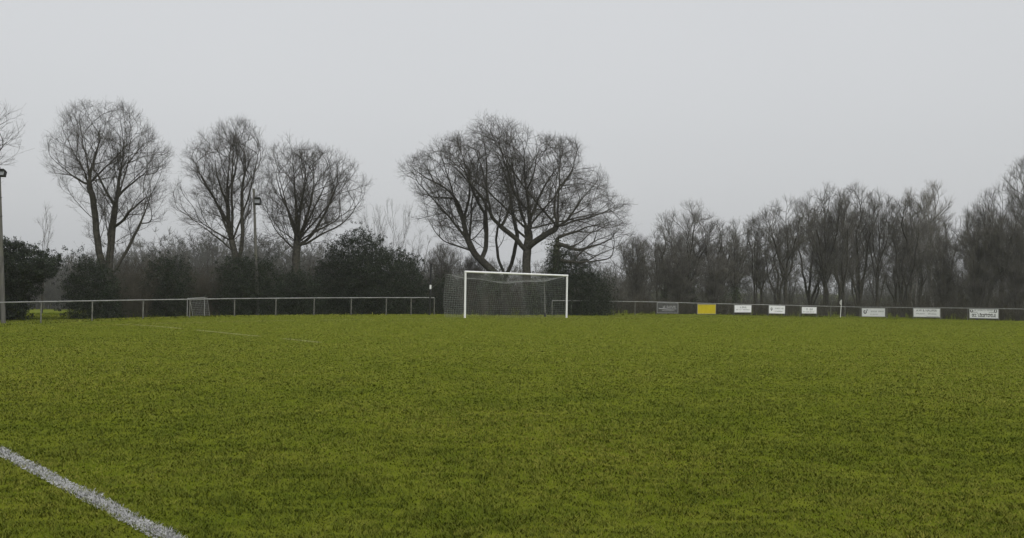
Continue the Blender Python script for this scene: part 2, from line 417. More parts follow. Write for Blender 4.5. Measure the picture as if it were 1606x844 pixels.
def colonize(seeds, att, D, di, dk, iters=140, up=.12):
    pos = np.zeros((0, 3)); par = []
    for k, pl in enumerate(seeds):
        pl = resample(pl, D)
        if k == 0 or len(pos) == 0:
            prev = -1; start = 0
        else:
            dd = np.linalg.norm(pos - pl[0], axis=1); prev = int(dd.argmin()); start = 1 if dd[prev] < 1.3 else 0
        for q in pl[start:]:
            pos = np.vstack([pos, q]); par.append(prev); prev = len(par) - 1
    nseed = len(par)
    nch = np.bincount([p for p in par if p >= 0], minlength=nseed).astype(int)
    pos = list(pos); last = {}
    att = att.copy(); dmin = np.full(len(att), 1e9); near = np.zeros(len(att), int)
    def upd(new_idx):
        nonlocal dmin, near
        P = np.array([pos[k] for k in new_idx])
        for s in range(0, len(P), 300):
            d = np.linalg.norm(att[:, None, :] - P[None, s:s + 300, :], axis=2)
            j = d.argmin(1); dm = d[np.arange(len(att)), j]; m = dm < dmin
            dmin[m] = dm[m]; near[m] = np.asarray(new_idx)[s:s + 300][j[m]]
    upd(list(range(nseed)))
    m = dmin > dk; att, dmin, near = att[m], dmin[m], near[m]
    nch = list(nch)
    for it in range(iters):
        if len(att) < 8: break
        act = np.nonzero(dmin < di)[0]
        if len(act) == 0:
            di *= 1.5; continue
        ids = near[act]; P = np.array([pos[k] for k in ids]); v = att[act] - P; v /= np.linalg.norm(v, axis=1)[:, None] + 1e-9
        uq, inv = np.unique(ids, return_inverse=True)
        S = np.zeros((len(uq), 3)); np.add.at(S, inv, v)
        S /= np.linalg.norm(S, axis=1)[:, None] + 1e-9
        S += rng.normal(0, .16, S.shape); S[:, 2] += up
        S /= np.linalg.norm(S, axis=1)[:, None] + 1e-9
        new = []; dead = []
        for k, u in enumerate(uq):
            if nch[u] >= 5 or (u in last and last[u] @ S[k] > .96):
                dead.append(u); continue
            last[u] = S[k]
            pos.append(pos[u] + D * S[k]); par.append(int(u)); nch[u] += 1; nch.append(0); new.append(len(par) - 1)
        if new: upd(new)
        m = dmin > dk
        if dead: m &= ~(np.isin(near, dead) & (rng.random(len(att)) < .15))
        att, dmin, near = att[m], dmin[m], near[m]
    print('nodes', len(par), 'seed', nseed, 'left', len(att), 'it', it)
    return np.array(pos), np.array(par), nseed

def tree_radii(pos, par, r0, R, ex=2.3):
    n = len(par); acc = np.zeros(n); rad = np.zeros(n); best = np.full(n, -1); bestr = np.zeros(n)
    for i in range(n - 1, -1, -1):
        rad[i] = r0 if acc[i] == 0 else acc[i] ** (1 / ex)
        p = par[i]
        if p >= 0:
            acc[p] += rad[i] ** ex
            if rad[i] > bestr[p]: bestr[p] = rad[i]; best[p] = i
    k = math.log(R / r0) / math.log(max(rad[0], r0 * 1.01) / r0)
    rad = r0 * (rad / r0) ** k
    return rad, best

def tubes(pos, par, rad, best, emask, sides):
    """all edges in emask as one mesh"""
    n = len(par); d = np.zeros((n, 3)); ok = par >= 0
    d[ok] = pos[ok] - pos[par[ok]]
    d[~ok] = (0, 0, 1)
    d /= np.linalg.norm(d, axis=1)[:, None] + 1e-9
    hb = best >= 0
    dd = d.copy(); dd[hb] = d[hb] + d[best[hb]]; dd /= np.linalg.norm(dd, axis=1)[:, None] + 1e-9
    E = np.nonzero(emask & ok)[0]
    share = (best[par[E]] == E) & (emask[par[E]] | (par[par[E]] < 0))
    # ring per child node, extra ring at parent for the rest
    ringC = np.full(n, -1); ringC[E] = np.arange(len(E))
    P = [pos[E]]; Rr = [rad[E]]; Dd = [dd[E]]
    rs = np.zeros(len(E), int); rs[share] = ringC[par[E[share]]]
    need = (~share) | (rs < 0)
    ex = E[need]; rs[need] = len(E) + np.arange(len(ex))
    P.append(pos[par[ex]]); Dd.append(d[ex])
    isroot = par[par[ex]] < 0
    Rr.append(np.where(isroot & (best[par[ex]] == ex), rad[par[ex]], np.minimum(rad[par[ex]], rad[ex] * 1.25)))
    P = np.vstack(P); Rr = np.concatenate(Rr); Dd = np.vstack(Dd)
    ref = np.array([.31, .93, .12]); u = np.cross(Dd, ref); u /= np.linalg.norm(u, axis=1)[:, None] + 1e-9; w = np.cross(Dd, u)
    a = np.arange(sides) * 2 * math.pi / sides
    V = (P[:, None, :] + Rr[:, None, None] * (np.cos(a)[None, :, None] * u[:, None, :] + np.sin(a)[None, :, None] * w[:, None, :])).reshape(-1, 3)
    k = np.arange(sides); k2 = (k + 1) % sides
    r1 = ringC[E][:, None] * sides; r0 = rs[:, None] * sides
    Q = np.stack([r0 + k, r0 + k2, r1 + k2, r1 + k], 2).reshape(-1, 4)
    return V, Q

def twigs(base, direc, n_per, lmin, lmax, r, up=.35, spread=.9, side=True):
    b = np.repeat(base, n_per, 0); d = np.repeat(direc, n_per, 0); n = len(b)
    d = d + rng.normal(0, spread, (n, 3)) * .7; d[:, 2] += up; d /= np.linalg.norm(d, axis=1)[:, None] + 1e-9
    ln = rng.uniform(lmin, lmax, n)
    d2 = d + rng.normal(0, .28, (n, 3)); d2[:, 2] += up * .6; d2 /= np.linalg.norm(d2, axis=1)[:, None] + 1e-9
    m = b + d * (ln * .5)[:, None]; t = m + d2 * (ln * .5)[:, None]
    segs = [(b, m, t)]
    if side:
        d3 = d + rng.normal(0, .8, (n, 3)); d3[:, 2] += up * .5; d3 /= np.linalg.norm(d3, axis=1)[:, None] + 1e-9
        e = m + d3 * (ln * .22)[:, None]; f = e + (d3 + rng.normal(0, .25, (n, 3))) * (ln * .2)[:, None]
        segs.append((m, e, f))
    Vs, Qs, Ts, off = [], [], [], 0
    a = np.arange(3) * 2 * math.pi / 3
    for (p, q, s), rr in zip(segs, (r, r * .75)):
        dd = q - p; dd /= np.linalg.norm(dd, axis=1)[:, None] + 1e-9
        u = np.cross(dd, np.array([.31, .93, .12])); u /= np.linalg.norm(u, axis=1)[:, None] + 1e-9; w = np.cross(dd, u)
        ring = np.cos(a)[None, :, None] * u[:, None, :] + np.sin(a)[None, :, None] * w[:, None, :]
        V = np.concatenate([p[:, None, :] + ring * rr, q[:, None, :] + ring * rr * .8, s[:, None, :]], 1)
        k = np.arange(len(p))[:, None] * 7 + off
        for j in range(3):
            j2 = (j + 1) % 3
            Qs.append(k + np.array([[j, j2, 3 + j2, 3 + j]])); Ts.append(k + np.array([[3 + j, 3 + j2, 6]]))
        Vs.append(V.reshape(-1, 3)); off += len(p) * 7
    return np.vstack(Vs), np.vstack(Qs), np.vstack(Ts)

def leaves(centres, n_per, sig, size, drop=0.0):
    c = np.repeat(centres, n_per, 0); n = len(c)
    c = c + rng.normal(0, 1, (n, 3)) * np.asarray(sig); c[:, 2] -= drop
    a = rng.normal(0, 1, (n, 3)); a /= np.linalg.norm(a, axis=1)[:, None]
    b = np.cross(a, rng.normal(0, 1, (n, 3))); b /= np.linalg.norm(b, axis=1)[:, None] + 1e-9
    s = size * rng.uniform(.6, 1.3, n)[:, None]
    V = np.stack([c - a * s, c + b * s * .45, c + a * s, c - b * s * .45], 1).reshape(-1, 3)
    k = np.arange(n)[:, None] * 4
    return V, k + np.array([[0, 1, 2, 3]])


def march(inside, P, D, lmax, step=.25):
    n = len(P); out = np.zeros(n); alive = np.ones(n, bool); k = 1
    while alive.any() and k * step <= lmax.max() + step:
        idx = np.nonzero(alive & (lmax >= (k - 1) * step))[0]
        if len(idx) == 0: break
        ins = inside(P[idx] + D[idx] * (k * step))
        out[idx[ins]] = k * step; alive[idx[~ins]] = False; k += 1
    return np.minimum(out, lmax)

def branching(seeds, inside, D0=.22, spec=((.42, 3.2, .24), (.30, 1.5, .18), (.24, .75, .14)), up=.25, ang=48, zig=.10, att_d=1.3, out=.35):
    """limbs in, a branched winter tree out: every branch throws side branches forward at an angle until the crown's edge"""
    pos = []; par = []; brs = []; ends = []
    for k, pl in enumerate(seeds):
        pl = resample(pl, D0)
        if k == 0: prev, start = -1, 0
        else:
            A = np.array(pos); dd = np.linalg.norm(A - pl[0], axis=1); prev = int(dd.argmin()); start = 1 if dd[prev] < att_d else 0
        if len(pl) > 3: pl[2:] = pl[2:] + np.cumsum(rng.normal(0, D0 * zig, (len(pl) - 2, 3)), 0) * .5 + rng.normal(0, D0 * zig, (len(pl) - 2, 3))
        ids = [prev] if prev >= 0 and start == 1 else []
        for q in pl[start:]:
            pos.append(q); par.append(prev); prev = len(par) - 1; ids.append(prev)
        brs.append(ids); ends.append(len(par))
    A0 = np.array(pos); ins0 = inside(A0); core = np.array([0, 0, A0[ins0][:, 2].min() if ins0.any() else 1.0])
    cur = brs
    for lv, (sp, lmax, dl) in enumerate(spec):
        SP, SD, SL, SI = [], [], [], []
        A = np.array(pos)
        for ids in cur:
            if len(ids) < 2: continue
            P = A[ids]; seg = np.diff(P, axis=0); ln = np.linalg.norm(seg, axis=1); cs = np.concatenate([[0], np.cumsum(ln)]); tot = cs[-1]
            t = sp * rng.uniform(.2, 1.2); phi = rng.uniform(0, 6.28); last = 0
            while True:
                end = t >= tot
                j = len(ids) - 1 if end else min(int(np.searchsorted(cs, t)), len(ids) - 1)
                d = seg[j - 1] / (ln[j - 1] + 1e-9) if j > 0 else seg[0] / (ln[0] + 1e-9)
                reps = 3 if end else 1
                for rr in range(reps):
                    phi += 2.4 + rng.normal(0, .5)
                    th = math.radians(rng.normal(ang * (.55 if end else 1), 9)); u = np.cross(d, (.3, .8, .5)); u /= np.linalg.norm(u) + 1e-9; w = np.cross(d, u)
                    nd = d * math.cos(th) + (u * math.cos(phi) + w * math.sin(phi)) * math.sin(th); ov = P[j] - core; ov /= np.linalg.norm(ov) + 1e-9; nd = nd + ov * out; nd[2] += up * .6; nd /= np.linalg.norm(nd)
                    fr = 1 if end else t / tot
                    L0 = lmax * rng.uniform(.45, 1.1) * (1 - .45 * fr if lv else 1.0)
                    if lv: L0 = min(L0, tot * .8 + .2)
                    SP.append(P[j]); SD.append(nd); SL.append(L0); SI.append(ids[j])
                if end: break
                t += sp * rng.uniform(.55, 1.45)
        SP = np.array(SP); SD = np.array(SD); SL = np.array(SL)
        ok = inside(SP + SD * .15)
        L1 = march(inside, SP, SD, SL); L1 = np.minimum(SL, L1 + rng.exponential(.3, len(L1)) * (lv > 0)); nxt = []
        for k in np.nonzero(ok & (L1 > dl))[0]:
            n = max(2, int(round(L1[k] / dl))); d = SD[k].copy(); p = SP[k].copy(); prev = SI[k]; ids = [prev]; N = rng.normal(0, .13, (n, 3)); zz = rng.normal(0, .13, 3); N[::2] += zz; N[1::2] -= zz; st = L1[k] / n
            for q in range(n):
                d = d + N[q]; d[2] += up * .06; d /= math.sqrt(d @ d); p = p + d * st
                pos.append(p); par.append(prev); prev = len(par) - 1; ids.append(prev)
            nxt.append(ids)
        cur = nxt
    return np.array(pos), np.array(par), ends

THICK = .045
def finish_tree(root, pos, par, r0, R, twn, twl, twr, bark, twm, ex=2.3, up=.35, thick=THICK, flare=True, dens=1.0, twthr=2.6, bold=0):
    rad, best = tree_radii(pos, par, r0, R, ex)
    if bold:
        q = np.clip((rad[:bold] - .012) / .03, 0, 1); rad[:bold] *= np.where(rad[:bold] > R * .8, 1.0, 1 + .35 * q)
    # smooth the zigzag
    for _ in range(2):
        hb = np.nonzero((best >= 0) & (par >= 0))[0]
        pos2 = pos.copy(); pos2[hb] = .5 * pos[hb] + .25 * pos[par[hb]] + .25 * pos[best[hb]]; pos = pos2
    rad_t = rad.copy()
    if flare:
        h = pos[:, 2]; rad_t = rad * (1 + .7 * np.exp(-np.clip(h, 0, 9) / .35) * (rad > R * .5))
    thickm = rad >= min(thick, R * .3)
    thickm[0] = True
    V, Q = tubes(pos, par, rad_t, best, thickm, 9)
    mesh_np("trunk", V, [Q], bark, root, True)
    V, Q = tubes(pos, par, rad, best, ~thickm, 4)
    d = np.zeros_like(pos); ok = par >= 0; d[ok] = pos[ok] - pos[par[ok]]; d /= np.linalg.norm(d, axis=1)[:, None] + 1e-9
    thin = np.nonzero((rad < r0 * twthr) & ok)[0]
    if dens < 1: thin = thin[rng.random(len(thin)) < dens]
    V2, Q2, T2 = twigs(pos[thin], d[thin], twn, twl[0], twl[1], twr, up)
    mesh_np("crown", np.vstack([V, V2]), [np.vstack([Q, Q2 + len(V)]), T2 + len(V)], twm, root, True)
    return pos, par, rad

def poly_sample(poly, n):
    poly = np.asarray(poly, float); lo, hi = poly.min(0), poly.max(0); out = []
    x0, y0 = poly[:, 0], poly[:, 1]; x1, y1 = np.roll(x0, -1), np.roll(y0, -1)
    while sum(len(o) for o in out) < n:
        p = rng.uniform(lo, hi, (n * 2, 2))
        c = ((y0 > p[:, 1:2]) != (y1 > p[:, 1:2])) & (p[:, :1] < (x1 - x0) * (p[:, 1:2] - y0) / (y1 - y0 + 1e-9) + x0)
        out.append(p[c.sum(1) % 2 == 1])
    return np.vstack(out)[:n]
def spans(poly, ys):
    poly = np.asarray(poly, float); x0, y0 = poly[:, 0], poly[:, 1]; x1, y1 = np.roll(x0, -1), np.roll(y0, -1)
    xl = np.full(len(ys), 1e9); xr = np.full(len(ys), -1e9)
    for a, b, c, d in zip(x0, y0, x1, y1):
        m = (b > ys) != (d > ys); x = a + (c - a) * (ys - b) / (d - b + 1e-9)
        xl[m] = np.minimum(xl[m], x[m]); xr[m] = np.maximum(xr[m], x[m])
    return xl, xr
def solid_from_outline(poly, n, Y0, base, depth=.8, shell=.35):
    """fill the tree's real volume: as deep as it is wide"""
    p = poly_sample(poly, n); xl, xr = spans(poly, p[:, 1]); m = (xl + xr) / 2; hw = np.maximum((xr - xl) / 2, 2)
    t = np.clip((p[:, 0] - m) / hw, -1, 1); s = rng.uniform(-1, 1, n); s = np.sign(s) * np.abs(s) ** (1 - shell)
    off = s * np.sqrt(1 - t * t) * hw * Y0 / FPX * depth
    return np.array([at(a, b, Y0 + o) for (a, b), o in zip(p, off)]) - base

def inside_outline(poly, Y0, base, depth=.8):
    ys = np.arange(min(p[1] for p in poly) - 2, max(p[1] for p in poly) + 2, 1.0); xl, xr = spans(poly, ys)
    def f(P):
        d = P + base - np.array([0, 0, EYE]); z = d @ FW; x = CX + FPX * (d @ RT) / z; y = CY - FPX * (d @ UP) / z
        a = np.interp(y, ys, xl, left=1e9, right=1e9); b = np.interp(y, ys, xr, left=-1e9, right=-1e9)
        m = (a + b) / 2; hw = np.maximum((b - a) / 2, 1e-3); t = (x - m) / hw
        ok = (x > a) & (x < b) & (y > ys[0]) & (y < ys[-1])
        off = np.abs(P[:, 1]) if False else np.abs(P[:, 1] + base[1] - Y0)
        return ok & (off < depth * hw * Y0 / FPX * np.sqrt(np.clip(1 - t * t, 0, 1)) + .35)
    return f

def hero_tree(name, label, basepx, Y0, poly, limbs, spec, R, r0=.0036, twn=1, twl=(.2, .55), twr=.0032, bark=M_bark, twm=M_twig, group=None, up=.14, ex=2.3, depth=.8, dens=1.0, ang=50, out=.20, fan=()):
    bx = at(basepx, 480, Y0); z = float(gz(bx[0], bx[1])) - .05; base = np.array([bx[0], bx[1], z])
    root = empty(name, base, label, "tree", group)
    seeds = []
    for lb in limbs:
        pts, dz = lb; n = len(pts)
        seeds.append([at(x, y, Y0 + dz[0] + (dz[1] - dz[0]) * (k / max(1, n - 1)) ** 1.2) - base for k, (x, y) in enumerate(pts)])
    seeds[0] = [np.array([seeds[0][0][0] * .7, seeds[0][0][1] * .7, 0.0])] + seeds[0]
    ntr = len(seeds)
    for fx, fy, nf in fan:                       # straight secondary limbs that spread from the fork through the crown
        q = poly_sample(poly, 600); xl, xr = spans(poly, q[:, 1]); dv_ = q - np.array([fx, fy]); an = np.arctan2(dv_[:, 0], -dv_[:, 1]); di_ = np.hypot(dv_[:, 0], dv_[:, 1])
        okf = np.abs(an) < 1.35; edges = np.linspace(an[okf].min(), an[okf].max(), nf + 1)
        for k in range(nf):
            sel = np.nonzero((an >= edges[k]) & (an < edges[k + 1]))[0]
            if len(sel) < 3: continue
            j = sel[np.argsort(di_[sel])[int(len(sel) * .88)]]; hw_ = max(3, (xr[j] - xl[j]) / 2); tt_ = np.clip((q[j, 0] - (xl[j] + xr[j]) / 2) / hw_, -1, 1)
            dz_ = (1 if k % 2 else -1) * rng.uniform(.25, .8) * math.sqrt(1 - tt_ ** 2) * hw_ * Y0 / FPX * depth
            mx_, my_ = fx + dv_[j, 0] * .5 + rng.normal(0, 4), fy + dv_[j, 1] * .46 + rng.normal(0, 4)
            seeds.append([at(fx, fy, Y0) - base, at(mx_, my_, Y0 + dz_ * .45) - base, at(q[j, 0], q[j, 1], Y0 + dz_) - base])
    pos, par, ends = branching(seeds, inside_outline(poly, Y0, base, depth), .22, spec, up, ang, out=out)
    print(name, len(par))
    finish_tree(root, pos, par, r0, R, twn, twl, twr, bark, twm, ex, dens=dens, bold=ends[ntr - 1])
    return root, pos, par
SA = ((.52, 2.2, .22), (.33, 1.15, .17), (.27, .65, .14))
SO = ((.58, 2.9, .25), (.38, 1.5, .19), (.31, .8, .16))

def c1(p): return [(x / 2.22, 140 + y / 2.22) for x, y in p]
def c2(p): return [(240 + x / 2.4125, 170 + y / 2.4125) for x, y in p]
def c3(p): return [(600 + x / 2.345, 160 + y / 2.345) for x, y in p]

GR_L = "bare trees behind the left fence"
# tree A
polyA = c1([(140, 205), (165, 160), (200, 110), (235, 75), (270, 50), (330, 60), (400, 45), (450, 60), (490, 100), (530, 150), (570, 190), (605, 240), (600, 300), (590, 370), (580, 440),
            (540, 490), (500, 500), (470, 520), (440, 590), (400, 560), (340, 560), (290, 530), (300, 450), (250, 410), (215, 400), (200, 360), (170, 360), (185, 310), (150, 250)])
limbsA = [(c1([(378, 790), (378, 680), (352, 610), (342, 520), (330, 430), (318, 350), (310, 300), (297, 230), (282, 160), (270, 90)]), (0, -.8)),
          (c1([(376, 670), (384, 560), (393, 450), (405, 380), (412, 300), (420, 220), (430, 140), (422, 75)]), (0, .8)),
          (c1([(385, 660), (420, 590), (460, 530), (490, 470), (510, 410), (550, 330), (570, 290)]), (0, 1.6)),
          (c1([(318, 350), (290, 325), (250, 300), (210, 270), (170, 230)]), (-.3, 1.0)),
          (c1([(310, 300), (330, 240), (345, 170), (350, 100)]), (-.3, 1.4)),
          (c1([(405, 380), (440, 340), (490, 300), (540, 270), (580, 230)]), (.3, -1.4)),
          (c1([(415, 280), (460, 220), (500, 160), (520, 120)]), (.4, 1.8)),
          (c1([(393, 490), (430, 450), (470, 410), (510, 380)]), (.2, -1.5)),
          (c1([(372, 640), (376, 570), (378, 500)]), (-.1, -.3)),
          (c1([(345, 610), (300, 580), (265, 545)]), (0, -.8)),
          (c1([(490, 470), (530, 460), (580, 430)]), (1, -.4)),
          (c1([(340, 500), (290, 440), (240, 400)]), (-.2, -1.5))]
hero_tree("bare_tree", "tall bare tree at the left with twin upright stems and a third stem leaning right", 170, 50.0, polyA, limbsA, SA, .20, fan=[(*c1([(313, 330)])[0], 2), (*c1([(401, 410)])[0], 2)], group=GR_L)
# tree B
polyB = c2([(60, 330), (75, 270), (100, 230), (100, 180), (130, 140), (170, 90), (230, 70), (280, 45), (340, 45), (385, 75), (415, 110), (430, 160), (420, 260), (400, 340), (380, 420),
            (350, 470), (320, 500), (260, 510), (200, 545), (170, 480), (100, 420), (75, 390)])
limbsB = [(c2([(320, 760), (318, 640), (312, 560), (300, 510), (288, 460), (285, 380), (285, 300), (290, 220), (295, 140), (300, 60)]), (0, .4)),
          (c2([(320, 590), (333, 540), (338, 480), (335, 400), (335, 320), (340, 230), (350, 140), (360, 75)]), (0, -.6)),
          (c2([(305, 545), (260, 500), (210, 460), (150, 420), (100, 385), (65, 345)]), (0, -1.0)),
          (c2([(308, 555), (250, 545), (205, 535)]), (0, 1.2)),
          (c2([(290, 450), (250, 370), (215, 310), (180, 250), (160, 180), (170, 100)]), (0, 1.6)),
          (c2([(285, 370), (255, 300), (235, 240), (230, 170)]), (0, -1.6)),
          (c2([(338, 440), (375, 380), (395, 330)]), (-.3, 1.2)),
          (c2([(336, 320), (380, 250), (410, 190), (420, 140)]), (-.3, .9)),
          (c2([(287, 310), (310, 250), (320, 180)]), (.1, 1.8))]
hero_tree("bare_tree", "bare tree left of the middle floodlight pole, long low bough reaching left", 372, 56.0, polyB, limbsB, SA, .20, fan=[(*c2([(300, 505)])[0], 5)], group=GR_L)
# tree C
polyC = c2([(400, 340), (415, 250), (435, 170), (470, 130), (515, 100), (570, 130), (610, 150), (660, 160), (720, 170), (770, 210), (800, 260), (825, 290), (800, 340), (790, 390), (740, 430),
            (690, 460), (640, 560), (600, 560), (560, 520), (530, 520), (460, 520), (380, 510), (420, 440)])
limbsC = [(c2([(543, 770), (543, 640), (545, 560), (547, 490), (550, 400), (540, 300), (535, 220), (520, 130)]), (0, .6)),
          (c2([(545, 540), (500, 500), (465, 460), (440, 410), (420, 350), (405, 330)]), (0, -.8)),
          (c2([(542, 585), (510, 560), (440, 525), (400, 515), (355, 468)]), (0, .9)),
          (c2([(548, 480), (520, 410), (495, 350), (470, 290), (450, 220), (440, 160)]), (0, 1.4)),
          (c2([(550, 490), (580, 430), (600, 360), (610, 290), (615, 220), (600, 150)]), (0, -1.4)),
          (c2([(553, 520), (600, 485), (640, 420), (670, 360), (700, 290), (720, 220), (720, 175)]), (0, 1.0)),
          (c2([(558, 530), (620, 480), (690, 450), (740, 410), (790, 340), (820, 290)]), (0, -.6)),
          (c2([(550, 400), (575, 300), (580, 220), (570, 150)]), (.3, -1.8)),
          (c2([(555, 585), (600, 560), (640, 552)]), (0, -.8))]
hero_tree("bare_tree", "bare round-crowned tree with a single trunk, right of the middle floodlight pole", 466, 57.0, polyC, limbsC, SA, .23, fan=[(*c2([(547, 505)])[0], 7)], group=GR_L)
# oaks
GR_O = "trees clustered behind the goal"
polyO = c3([(300, 110), (340, 45), (400, 50), (440, 65), (500, 75), (560, 100), (600, 140), (660, 130), (720, 145), (735, 190), (740, 240), (800, 240), (835, 275), (830, 330), (880, 350),
            (925, 380), (920, 430), (900, 470), (860, 500), (800, 500), (740, 500), (690, 520), (640, 530), (580, 530), (540, 540), (500, 480), (440, 460), (380, 420), (330, 340), (260, 260), (200, 180), (240, 120)])
limbsO = [(c3([(527, 780), (527, 640), (528, 580), (530, 530), (535, 450), (528, 370), (520, 300), (515, 200), (510, 110)]), (0, .8)),
          (c3([(522, 545), (490, 500), (440, 460), (400, 420), (375, 360), (340, 310), (290, 260), (240, 200), (205, 170)]), (0, -1.6)),
          (c3([(540, 530), (590, 495), (640, 465), (690, 420), (740, 340), (790, 290), (820, 260)]), (0, -1.8)),
          (c3([(534, 455), (560, 380), (590, 310), (640, 240), (680, 180), (690, 140)]), (.3, 3.0)),
          (c3([(400, 420), (385, 340), (385, 240), (380, 150), (350, 70)]), (-.9, 1.0)),
          (c3([(640, 465), (700, 440), (760, 430), (830, 400), (890, 370), (920, 385)]), (-1, 1.5)),
          (c3([(645, 455), (630, 390), (640, 330), (700, 260), (720, 180)]), (-1, .4)),
          (c3([(530, 400), (480, 330), (455, 240), (440, 120)]), (.2, -3.0)),
          (c3([(525, 330), (560, 260), (570, 180), (555, 110)]), (.3, -2.6)),
          (c3([(440, 460), (470, 380), (465, 300), (430, 200)]), (-.6, 2.6)),
          (c3([(540, 560), (600, 545), (660, 545)]), (0, -1)),
          (c3([(690, 420), (760, 380), (820, 320)]), (-1.2, -3)),
          (c3([(532, 500), (490, 470), (480, 420), (470, 340)]), (0, 3))]
OAKY = 67.0
hero_tree("oak_tree", "broad bare oak behind the goal, tallest of its cluster, forking low on one thick trunk", 825, OAKY, polyO, limbsO, SO, .30, fan=[(*c3([(530, 470)])[0], 5), (*c3([(645, 462)])[0], 2)], r0=.0038, twr=.0034, group=GR_O, up=.06, ang=56, out=.14)
polyO2 = c3([(55, 245), (90, 205), (140, 190), (200, 130), (260, 110), (330, 130), (400, 160), (440, 240), (440, 340), (430, 440), (440, 560), (350, 560), (260, 540), (190, 490), (170, 450),
             (120, 450), (90, 440), (150, 390), (120, 350), (80, 300)])
limbsO2 = [(c3([(440, 780), (420, 640), (390, 610), (352, 578), (334, 550), (280, 530), (225, 515), (195, 480), (180, 440), (130, 410), (100, 430)]), (0, -1.0)),
           (c3([(334, 550), (305, 490), (296, 420), (275, 360), (230, 310), (160, 280), (110, 240)]), (-.3, .8)),
           (c3([(360, 582), (380, 550), (383, 480), (378, 400), (382, 320), (360, 220), (330, 140)]), (-.2, 1.0)),
           (c3([(296, 430), (320, 350), (320, 260), (280, 160)]), (0, 2.4)),
           (c3([(275, 360), (230, 350), (170, 350), (110, 310)]), (0, -2.2)),
           (c3([(300, 490), (250, 430), (200, 380)]), (-.2, 1.8)),
           (c3([(380, 420), (330, 320), (290, 230), (230, 170)]), (.4, -2.2))]
hero_tree("oak_tree", "bare oak leaning left behind the goal's left post, one crooked low bough", 785, OAKY + 1.2, polyO2, limbsO2, SO, .27, fan=[(*c3([(320, 520)])[0], 4)], r0=.0040, twr=.0034, group=GR_O, up=.06, ang=56, out=.14)
polyO3 = c3([(400, 560), (420, 440), (405, 330), (420, 240), (460, 220), (500, 260), (500, 360), (480, 460), (490, 540), (440, 570)])
limbsO3 = [(c3([(462, 780), (448, 630), (424, 590), (415, 520), (425, 440), (440, 380), (430, 300), (440, 230)]), (0, .4)),
           (c3([(455, 640), (475, 600), (487, 540), (498, 490), (480, 420), (470, 340)]), (0, -.5))]
hero_tree("bare_tree", "slender twin-stemmed bare tree between the two oaks behind the goal", 797, OAKY + 3, polyO3, limbsO3, ((.8, 2.0, .25), (.5, 1.0, .2), (.4, .6, .16)), .15, r0=.0040, twr=.0034, group=GR_O)
polyO4 = c3([(600, 560), (620, 470), (660, 420), (740, 430), (830, 420), (900, 430), (930, 490), (880, 540), (850, 590), (760, 600), (700, 610), (640, 590)])
limbsO4 = [(c3([(640, 780), (637, 640), (637, 560), (642, 490), (660, 440), (700, 420)]), (0, .6)),
           (c3([(640, 520), (720, 545), (800, 520), (870, 480), (925, 480)]), (0, -1.2)),
           (c3([(640, 500), (720, 470), (800, 450), (880, 440)]), (0, 1.2)),
           (c3([(638, 580), (700, 590), (780, 590), (840, 575)]), (0, -1.0))]
ivy_tree, ivp, ivpar = hero_tree("bare_tree", "ivy-clad tree with wide low boughs behind the goal's right post", 873, OAKY - 1.5, polyO4, limbsO4, SO, .22, r0=.0040, twr=.0034, group=GR_O)
k = np.arange(0, 24); V, Q = leaves(ivp[:int(len(k))][ivp[:len(k), 2] < 5.6], 150, (.32, .32, .25), .07)
mesh_np("ivy", V, [Q], M_ivy, ivy_tree)

# the tree whose twigs reach in at the left edge
polyL = [(-210, 260), (-200, 190), (-140, 140), (-60, 130), (0, 150), (30, 190), (42, 215), (28, 250), (0, 280), (-30, 330), (-100, 350), (-180, 330)]
limbsL = [([(-95, 500), (-95, 400), (-93, 320), (-90, 230), (-95, 150)], (0, .5)), ([(-94, 350), (-50, 290), (0, 235), (30, 210)], (0, -.6)), ([(-93, 300), (-40, 240), (-5, 190), (8, 165)], (0, .8)),
          ([(-95, 360), (-140, 300), (-190, 240)], (0, 0)), ([(-93, 390), (-50, 330), (-10, 275), (15, 250)], (0, .4))]
hero_tree("bare_tree", "bare tree at the left edge, only its outer twigs above the wooden pole in view", -95, 47.0, polyL, limbsL, ((.8, 2.6, .25), (.5, 1.3, .2), (.4, .7, .18)), .2, group=GR_L, dens=.5)

# ---- generic winter trees
def envelope(n, h0, h1, w, p=.5, top=.35):
    """egg-like crown: widest at fraction p of its height"""
    t = rng.uniform(0, 1, n); prof = np.where(t < p, .45 + .55 * np.sin(t / p * math.pi / 2), np.cos((t - p) / (1 - p) * math.pi / 2) ** .6 * (1 - top * 0) + 0)
    a = rng.uniform(0, 2 * math.pi, n); r = np.sqrt(rng.uniform(0, 1, n)) * w * prof * (1 + .22 * np.sin(3 * a + 5 * t) + .15 * np.sin(7 * t * math.pi + a))
    return np.stack([np.cos(a) * r, np.sin(a) * r, h0 + t * (h1 - h0)], 1)
def inside_egg(h0, h1, w, p, off):
    def f(P):
        t = (P[:, 2] - h0) / (h1 - h0); tt = np.clip(t, 0, 1)
        prof = np.where(tt < p, .45 + .55 * np.sin(tt / p * math.pi / 2), np.cos((tt - p) / (1 - p) * math.pi / 2) ** .6)
        x, y = P[:, 0] - off[0], P[:, 1] - off[1]; a = np.arctan2(y, x)
        return (t > 0) & (t < 1) & (np.hypot(x, y) < w * prof * (1 + .18 * np.sin(3 * a + 5 * t) + .12 * np.sin(7 * t * math.pi + a)))
    return f
